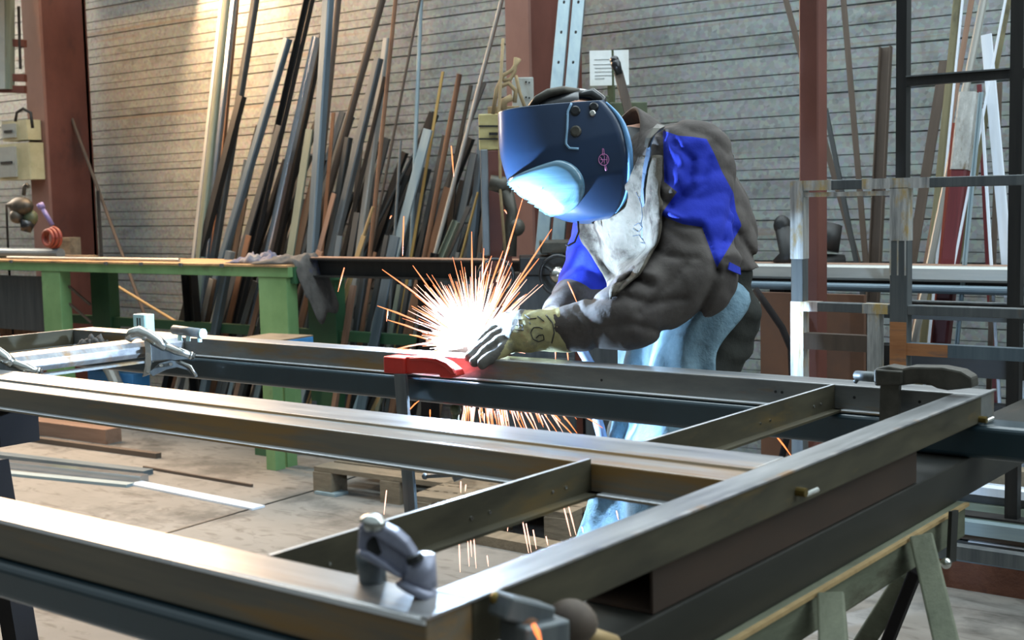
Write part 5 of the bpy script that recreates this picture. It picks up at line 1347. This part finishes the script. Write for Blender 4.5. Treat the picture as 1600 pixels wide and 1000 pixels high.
# fingers are grey, back of the hand yellowed
grey_fingers = (gx + .55 * (gy - 520) < 800)
gl = mesh_obj('glove', v, f, [M['glove'], M['glove_grey']], PL, fm=grey_fingers, smooth_it=2)
BV_G = BVHTree.FromPolygons([Vector(p) for p in v], f.tolist())
for pts in ([(848, 514), (842, 511), (833, 512), (829, 520), (833, 530), (842, 534), (850, 531), (849, 523), (841, 524), (838, 528)], [(806, 499), (815, 499)], [(810, 498), (811, 512)], [(805, 515), (818, 516)], [(806, 508), (817, 508)], [(816, 508), (817, 516)],
            [(820, 492), (828, 498), (838, 497)], [(840, 494), (850, 502)], [(827, 503), (829, 506)]):
    P3 = [cast(BV_G, *q) for q in poly_pts(pts, 26)]; P3 = [h - CX * .0012 for h, n in P3 if h is not None]
    if len(P3) > 2: b = MB(); b.tube(P3, .0011, 5); b.build('printed_mark', M['ink'], gl)
P3 = [cast(BV_G, *q) for q in poly_pts([(853, 492), (864, 505), (866, 520), (862, 536)], 16)]; P3 = [h for h, n in P3 if h is not None]
b = MB(); b.tube(P3, .0018, 6); b.build('cuff_seam', M['cast'], gl, smooth=True)
# right glove closes round the torch, mostly hidden by the left
def f_gr(P):
    t = smin(cone(P, V(872, 507, 3.075), V(822, 512, 3.065), .044, .036), cone(P, V(822, 512, 3.065), V(800, 520, 3.055), .034, .03), .02)
    for k in range(4):
        a = V(812 - 8 * k, 508 + 1 * k, 3.035 + .0 * k); t = smin(t, finger(P, [a + Vector((0, 0, .0)), a - CX * .022 - Vector((0, 0, .018)), a - Vector((0, 0, .05)) - CX * .004], [.014, .0135, .011]), .005)
    t = smin(t, finger(P, [V(826, 498, 3.06), V(806, 494, 3.05), V(790, 500, 3.045)], [.016, .014, .011]), .008)
    return t + .001 * waves(P, (.8, .5, -.3), 120, (.2, .1, 1), 60, .3)
v, f = surface_net(f_gr, *bb([V(875, 507, 3.075), V(786, 515, 3.05)], .075), .004)
mesh_obj('glove', v, f, [M['glove']], PL, smooth_it=2)

# --- torch in the right hand
e = empty('welding_torch', V(800, 520, 3.045), 'black MIG welding torch held in the right glove, nozzle at the arc', 'torch')
ARC = onY(742, 541, 2.300)
b = MB(); b.tube([V(872, 512, 3.06), V(820, 515, 3.05), V(795, 519, 3.045)], [.013, .016, .014], 12); b.build('handle', M['plastic_dark'], e, smooth=True)
b = MB(); b.tube([V(795, 519, 3.045), V(772, 524, 3.035), V(758, 532, 3.025)], .007, 12); b.build('swan_neck', M['brass'], e, smooth=True)
b = MB(); b.tube([V(762, 529, 3.028), V(752, 536, 3.022)], [.011, .009], 12); b.build('nozzle', M['nickel'], e, smooth=True)
b = MB(); b.tube([V(868, 512, 3.06), V(900, 530, 3.10), V(925, 575, 3.10), V(932, 650, 3.06), V(945, 700, 3.05), V(952, 800, 3.12), Vector((-1.55, 2.95, .03)), Vector((-.9, 3.3, .02))], .013, 10)
tag(b.build('torch_cable', mat('pale_blue_cable', (126, 140, 170), (150, 162, 190), .5), smooth=True), 'pale hose running from the torch down to the floor behind the frame', 'cable')

# ------------------------------------------------------------------ clamps
e = empty('bar_clamp', onY(640, 572, 2.2), 'red F-clamp gripping the far rail left of the welding spot', 'clamp')
YC = 2.19
def C_(px, py, y=YC): return onY(px, py, y)
b = MB(); a = C_(603, 556); c = C_(638, 585)
b.box(a.x, c.x, YC - .012, YC + .035, c.z, a.z, bev=.004); b.build('sliding_head', M['redclamp'], e, bevel=.003)
prf = [(636, 557), (636, 583), (655, 583), (688, 584), (690, 590), (706, 591), (716, 587), (712, 578), (698, 567), (682, 560), (660, 557)]
b = MB(); pp = [C_(*q) for q in prf]; pp = [(p.x, p.z) for p in pp]
b.prism([(p[0], p[1]) for p in pp], Vector((0, YC - .006, 0)), Vector((1, 0, 0)), Vector((0, 0, 1)), Vector((0, .032, 0))); b.build('jaw_arm', M['redclamp'], e, bevel=.003)
b = MB(); pp = [C_(*q, YC - .008) for q in [(640, 559), (640, 563), (662, 563), (682, 566), (696, 574), (706, 584), (712, 584), (708, 576), (697, 566), (682, 560), (660, 558)]]; pp = [(p.x, p.z) for p in pp]
b.prism(pp, Vector((0, YC - .011, 0)), Vector((1, 0, 0)), Vector((0, 0, 1)), Vector((0, .008, 0))); b.build('raised_rib', M['redclamp'], e, bevel=.002)
b = MB(); b.beam(C_(626, 584, 2.18), C_(650, 900, 2.18), .034, .010, up=Vector((0, 1, 0))); b.build('clamp_bar', M['mill'], e, bevel=.001)
b = MB(); b.beam(C_(640, 752, 2.19), C_(722, 742, 2.25), .03, .02); b.build('lower_arm', M['redclamp'], e) if False else None
b = MB(); b.tube([C_(712, 748, 2.25), C_(712, 632, 2.25)], .008, 10); b.ball(C_(712, 640, 2.25), .014); b.build('screw', M['machine_green'], e, smooth=True)
b = MB(); b.tube([C_(664, 744, 2.23), C_(716, 741, 2.25)], .0055, 10); b.ball(C_(664, 744, 2.23), .008); b.tube([C_(712, 735, 2.25), C_(718, 749, 2.25)], .014, 10); b.build('tommy_bar', M['mill'], e, smooth=True)
b = MB(); b.beam(C_(640, 702, 2.195), C_(716, 706, 2.25), .02, .024); b.build('fixed_arm', M['redclamp'], e, bevel=.002)

e = empty('bar_clamp', onZ(1390, 600, .85), 'dark iron F-clamp on the far right corner of the frame', 'clamp')
YC = 2.205
top_ = [(1363, 577), (1364, 604), (1408, 603), (1430, 600), (1452, 603), (1462, 608), (1478, 611), (1518, 607), (1516, 590), (1500, 580), (1470, 574), (1420, 573), (1408, 576), (1385, 572)]
b = MB(); pp = [C_(*q) for q in top_]; b.prism([(p.x, p.z) for p in pp], Vector((0, YC - .01, 0)), Vector((1, 0, 0)), Vector((0, 0, 1)), Vector((0, .036, 0))); b.build('clamp_arm', M['cast'], e, bevel=.004)
b = MB(); a = C_(1364, 577, YC - .016); c = C_(1410, 602, YC - .016); b.box(a.x, c.x, YC - .016, YC + .03, c.z, a.z, bev=.004); b.build('head_block', M['cast'], e, bevel=.003)
b = MB(); b.beam(C_(1392, 600, YC), C_(1386, 800, YC), .034, .012, up=Vector((0, 1, 0))); b.build('clamp_bar', M['cast'], e)
b = MB(); b.tube([C_(1338, 587, YC + .03), C_(1366, 589, YC + .02)], .0095, 12); b.tube([C_(1336, 597, YC + .02), C_(1342, 590, YC + .03)], .004, 8); b.build('handle_end', M['mill'], e, smooth=True)

# near cast clamp
e = empty('cast_clamp', onZ(650, 925, .852), 'blurred blue-grey cast clamp standing on the near corner of the frame', 'clamp')
TC = 1.17
def K(px, py, t=TC): return V(px, py, t)
arm = [(557, 824), (556, 862), (568, 874), (590, 884), (622, 902), (640, 914), (648, 922), (668, 918), (666, 880), (655, 862), (636, 868), (600, 842), (575, 822)]
def slab(name, pts, t, th, m, parent, bevel=.003):
    b = MB(); p3 = [V(px, py, t) for px, py in pts]; n = len(p3)
    # counter-clockwise seen from the camera
    b.add(p3 + [p + CX * th for p in p3], [tuple(range(n)), tuple(reversed(range(n, 2 * n)))] + [((i + 1) % n, i, i + n, (i + 1) % n + n) for i in range(n)])
    return b.build(name, m, parent, bevel=bevel)
slab('arm_web', [(560, 826), (558, 860), (572, 874), (600, 888), (645, 918), (652, 905), (650, 872), (636, 868), (600, 842), (575, 824)], TC - .004, .014, M['castblue'], e)
slab('top_flange', [(562, 818), (557, 827), (575, 833), (640, 874), (652, 870), (636, 846), (620, 832), (592, 818), (578, 812)], TC - .012, .028, M['castblue'], e)
slab('lower_flange', [(558, 860), (562, 870), (580, 880), (625, 906), (630, 900), (600, 878), (575, 862)], TC - .012, .028, M['castblue'], e)
b = MB(); b.tube([K(578, 866, TC + .02), K(583, 910, TC + .05), K(586, 935, TC + .06)], .013, 14); b.build('spindle', M['mill'], e, smooth=True)
b = MB(); b.tube([K(656, 866), K(656, 916)], [.014, .016], 16); b.tube([K(656, 913), K(651, 925)], [.017, .021], 16); b.build('screw_foot', M['castblue'], e, smooth=True)
b = MB(); b.ball(K(582, 818, TC - .005), .013, sc=(1.1, .8, .7)); b.build('knurled_cap', M['nickel'], e, smooth=True)
b = MB(); b.tube([K(586, 853, TC - .004), K(587, 853, TC - .0055)], .0085, 14); b.build('web_hole', M['ink'], e)
b = MB(); b.tube([K(646, 868, TC - .015), K(650, 878, TC - .015)], .008, 10); b.build('pivot', M['ink'], e)

# rusty clamp below the near corner
e = empty('rusty_clamp', V(870, 975, 1.2), 'blurred rusty clamp head with an orange-lit piece at the bottom edge', 'clamp')
b = MB(); b.ball(V(893, 972, 1.22), .024, sc=(1.1, .9, .9)); b.build('screw_head', M['brown'], e, smooth=True)
b = MB(); b.beam(V(780, 945, 1.15), V(850, 962, 1.18), .03, .022); b.beam(V(800, 1000, 1.15), V(870, 985, 1.18), .04, .03); b.build('jaw', M['mill'], e, bevel=.003)
b = MB(); b.tube([V(900, 985, 1.22), V(960, 1005, 1.25)], .008, 10); b.build('handle', M['tan'], e, smooth=True)
b = MB(); b.ball(V(820, 978, 1.16), .014, sc=(1, 1, .9)); b.build('orange_lit_piece', M['rust'], e, smooth=True)  # orange light on the clamp piece put in as rust colour
b = MB(); b.ball(V(775, 935, 1.16), .006); b.build('bolt', M['brass'], e, smooth=True)

# locking pliers on the far left of the frame
def pliers(ox, oy, t, label, tail_only=False):
    e = empty('locking_pliers', V(ox + 20, oy, t), label, 'pliers')
    def G(x, y, dt=0): return V(ox + x, oy + y, t + dt)
    if not tail_only:
        b = MB(); b.tube([G(-14, 4), G(-8, -6), G(4, -9), G(18, -4), G(34, 6), G(46, 16)], [.010, .016, .017, .016, .014, .011], 12); b.build('upper_jaw', M['nickel'], e, smooth=True)
        def PG(name, pts, th, m, dt=0): return slab(name, [(ox + x, oy + y) for x, y in pts][::-1], t + dt, th, m, e, bevel=.0015)
        PG('jaw_plate', [(9, -4), (18, -2), (22, 16), (23, 36), (20, 57), (8, 61), (12, 44), (13, 20)], .010, M['nickel'], -.006)
        PG('body_plate', [(17, -1), (38, 12), (58, 26), (88, 32), (60, 35), (46, 34), (23, 36)], .008, M['mill'], -.004)
        PG('lever_plate', [(19, 54), (34, 40), (52, 35), (68, 38), (86, 48), (94, 60), (90, 62), (78, 50), (62, 46), (44, 50), (24, 60)], .009, M['mill'], -.006)
        b = MB(); b.tube([G(67, 37, -.008), G(84, 45, -.008), G(93, 59, -.008)], .0045, 10); b.build('release_lever', M['nickel'], e, smooth=True)
        for (x, y) in ((10, 2), (17, 20), (17, 52), (38, 43), (53, 41)): 
            b = MB(); b.tube([G(x, y, -.010), G(x, y, -.022)], .0045, 10); b.build('rivet', M['nickel'], e)
    b = MB(); b.tube([G(40, 12), G(62, 20), G(84, 27)], [.010, .0105, .010], 14); b.tube([G(84, 27), G(87, 28)], [.0105, .0105], 14); b.build('handle', M['nickel'], e, smooth=True)
    b = MB(); b.tube([G(86, 27.5), G(90, 29)], .008, 12); b.build('adjusting_screw', M['cast'], e)
    return e
pliers(214, 528, 3.42, 'nickel locking pliers gripping the end of the tube crossbar')
pliers(-25, 554, 2.92, 'nickel locking pliers whose bright handle enters at the left edge')
# blue-white boxes behind
a = V(215, 508, 3.75); b = MB(); b.box(a.x, a.x + .06, 2.31, 2.345, .80, .895, bev=.004)
o = tag(b.build('magnet_block', M['cyan'], bevel=.002), 'small pale cyan block standing behind the locking pliers', 'block')
p0 = onY(217, 526, 2.33); o.location = (p0.x - a.x, 0, 0)
for i in range(2):
    b = MB(); b.box(a.x + .022 + i * .012, a.x + .027 + i * .012, 2.3085, 2.31, .855, .885); s = b.build('slot', M['cast'], o)
    s.location = (0, 0, 0)
b = MB(); p = V(272, 515, 3.45); q = V(316, 521, 3.38)
b.tube([p, q], .0125, 16); o = b.build('cylinder_handle', M['mill'], smooth=True)
tag(o, 'short grey cylinder with cyan end lying on the far rail', 'handle')
b = MB(); d_ = (q - p).normalized(); b.tube([q, q + d_ * .004], .0128, 16); b.build('end_cap', M['cyan'], o)
for w_ in (.2, .5, .9):
    b = MB(); r_ = p.lerp(q, w_); b.tube([r_, Vector((r_.x, r_.y, .851))], .006, 8); b.build('foot', M['cyan'], o)
o = rag('rag_lump', Vector((onY(146, 530, 2.2).x, 2.205, .807)), .06, .024, .035, 1, 'small grey crumpled rag on the far left corner of the frame', seed=5)

# ------------------------------------------------------------------ arc and sparks
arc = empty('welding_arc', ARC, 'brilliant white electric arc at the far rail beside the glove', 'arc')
b = MB(); b.ball(ARC, .016, 16, 10, sc=(1.2, .9, 1)); b.build('arc_core', emit('arc_white', (.92, .95, 1), 40), arc, smooth=True)
# bloom around the arc, drawn as a volume that emits
vm = bpy.data.materials.new('arc_bloom'); vm.use_nodes = True
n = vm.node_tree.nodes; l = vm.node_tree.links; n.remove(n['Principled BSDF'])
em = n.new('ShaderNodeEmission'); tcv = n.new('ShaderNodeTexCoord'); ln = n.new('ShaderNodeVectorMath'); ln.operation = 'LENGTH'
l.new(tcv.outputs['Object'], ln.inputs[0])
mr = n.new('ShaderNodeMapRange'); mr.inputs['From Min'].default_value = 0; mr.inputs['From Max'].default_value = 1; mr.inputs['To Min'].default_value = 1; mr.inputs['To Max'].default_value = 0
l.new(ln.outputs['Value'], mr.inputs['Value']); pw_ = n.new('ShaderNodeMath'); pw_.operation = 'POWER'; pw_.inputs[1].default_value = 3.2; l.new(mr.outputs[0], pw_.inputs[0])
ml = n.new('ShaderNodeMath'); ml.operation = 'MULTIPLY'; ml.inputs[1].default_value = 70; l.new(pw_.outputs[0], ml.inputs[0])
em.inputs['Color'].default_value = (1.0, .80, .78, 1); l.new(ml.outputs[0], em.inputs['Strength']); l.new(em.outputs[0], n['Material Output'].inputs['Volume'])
b = MB(); b.ball((0, 0, 0), 1, 20, 14); o = b.build('arc_bloom', vm, smooth=True)
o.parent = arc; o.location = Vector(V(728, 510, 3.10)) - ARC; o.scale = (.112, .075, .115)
light('POINT', 'arc_light', ARC + Vector((-.055, -.022, .065)), None, 78, (.50, .72, 1.0), .012)
light('POINT', 'arc_light_below', Vector((ARC.x - .02, 2.345, .775)), None, 15, (.50, .74, 1.0), .012)

sm0 = emit('spark_core', (1, .9, .88), 8); sm1 = emit('spark_white_hot', (1, .50, .36), 1.9); sm2 = emit('spark_orange', (1, .24, .07), 1.7)
rnd = random.Random(11)
def spark_mesh(b, p, q, r, seg=6, mi=0):
    mid = p.lerp(q, .55); mid.z += .0015
    b.tube([p, mid, q], [r * .8, r, r * .35], seg, mi)
t0 = 3.09
big = [((690, 490), (597, 421)), ((705, 500), (645, 415)), ((660, 505), (590, 478)), ((672, 535), (612, 547)), ((700, 512), (643, 478)), ((738, 470), (737, 362)), ((772, 462), (818, 306)), ((790, 470), (862, 358)),
       ((785, 478), (842, 404)), ((765, 450), (786, 392)), ((752, 460), (756, 388)), ((830, 493), (880, 470)), ((800, 478), (822, 460)), ((650, 548), (610, 545)), ((720, 480), (710, 452)), ((745, 460), (768, 400)), ((776, 440), (796, 386)), ((668, 530), (640, 523)), ((668, 521), (606, 500))]
for p_, q_ in big:
    b = MB(); d = rnd.uniform(-.06, .10); spark_mesh(b, V(*p_, t0), V(*q_, t0 + d), .0021, 7)
    tag(b.build('spark', [sm2], smooth=True), 'long orange spark streak shooting out of the arc', 'spark', 'long sparks round the arc')
b = MB()
for k in range(300):
    ang = rnd.uniform(-12, 192); rr = rnd.random()
    L1 = 10 + 45 * rnd.random(); up_ = math.sin(math.radians(max(0, ang)))
    L2 = L1 + 18 + (30 + 60 * rr * rr) * (.55 + .5 * up_) * (1.0 if ang < 150 else .8)
    if ang < 40: L2 = min(L2, 55 + rnd.uniform(0, 35))
    c, s_ = math.cos(math.radians(ang)), math.sin(math.radians(ang)); d = rnd.uniform(-.5, .6)
    spark_mesh(b, V(742 + L1 * c, 540 - L1 * s_, t0 + d * L1 / 900), V(742 + L2 * c, 540 - L2 * s_, t0 + d * L2 / 700), rnd.uniform(.0009, .0018), 5, 0 if L2 < 72 else (1 if rnd.random() < .6 else 2))
tag(b.build('spark_shower', [sm0, sm1, sm2], smooth=True), 'dense fan of white-hot and orange sparks thrown up from the arc', 'sparks', kind='stuff')
b = MB()
for k in range(95):
    x = 725 + 150 * rnd.random() ** 1.3; ang = -90 + (x - 740) * .30 + rnd.uniform(-8, 8) ; c, s_ = math.cos(math.radians(ang)), -math.sin(math.radians(ang))
    y = rnd.uniform(600, 650); L_ = rnd.uniform(18, 60); tt = 3.06 + rnd.uniform(-.05, .12)
    spark_mesh(b, V(x, y, tt), V(x + L_ * c, y + L_ * s_, tt), rnd.uniform(.0010, .0018), 5, 1 + int(rnd.random() < .45))
tag(b.build('spark_shower', [sm0, sm1, sm2], smooth=True), 'shower of orange sparks falling below the far rail under the arc', 'sparks', kind='stuff')
stray = [((705, 228), (709, 276)), ((631, 338), (629, 400)), ((538, 418), (528, 456)), ((887, 440), (902, 474)), ((606, 484), (604, 502)), ((612, 337), (609, 342)), ((788, 328), (792, 334)), ((604, 766), (600, 804)), ((720, 752), (720, 770)), ((728, 757), (727, 768)),
         ((675, 846), (673, 876)), ((670, 865), (668, 918)), ((717, 838), (719, 894)), ((730, 828), (733, 885)), ((734, 826), (737, 870)), ((739, 824), (744, 888)), ((761, 868), (763, 885)), ((795, 808), (793, 830)), ((814, 801), (826, 864)), ((822, 818), (830, 863)),
         ((833, 828), (838, 858)), ((853, 838), (856, 852)), ((878, 781), (892, 838)), ((885, 779), (900, 836)), ((909, 823), (911, 832)), ((963, 798), (966, 812)), ((987, 778), (997, 803)), ((1210, 678), (1236, 712)), ((862, 645), (876, 657)), ((915, 652), (942, 669)), ((868, 541), (868, 562)), ((886, 546), (888, 565)),
         ((700, 690), (700, 700)), ((640, 640), (655, 626)), ((672, 640), (672, 652)), ((755, 645), (750, 650))]
for k, (p_, q_) in enumerate(stray):
    y_ = (p_[1] + q_[1]) / 2; tt = 3.0 if y_ < 700 else 2.6 + .5 * rnd.random()
    if p_[0] > 1200: tt = 2.5
    b = MB(); spark_mesh(b, V(*p_, tt), V(*q_, tt), .0016, 6)
    tag(b.build('spark', [sm1 if y_ > 740 else sm2], smooth=True), 'single spark in flight away from the main shower', 'spark', 'stray sparks')
b = MB(); spark_mesh(b, V(833, 975, 1.12), V(845, 1003, 1.12), .0025, 8); tag(b.build('spark', [sm2], smooth=True), 'bright blurred spark at the bottom edge below the near corner', 'spark')
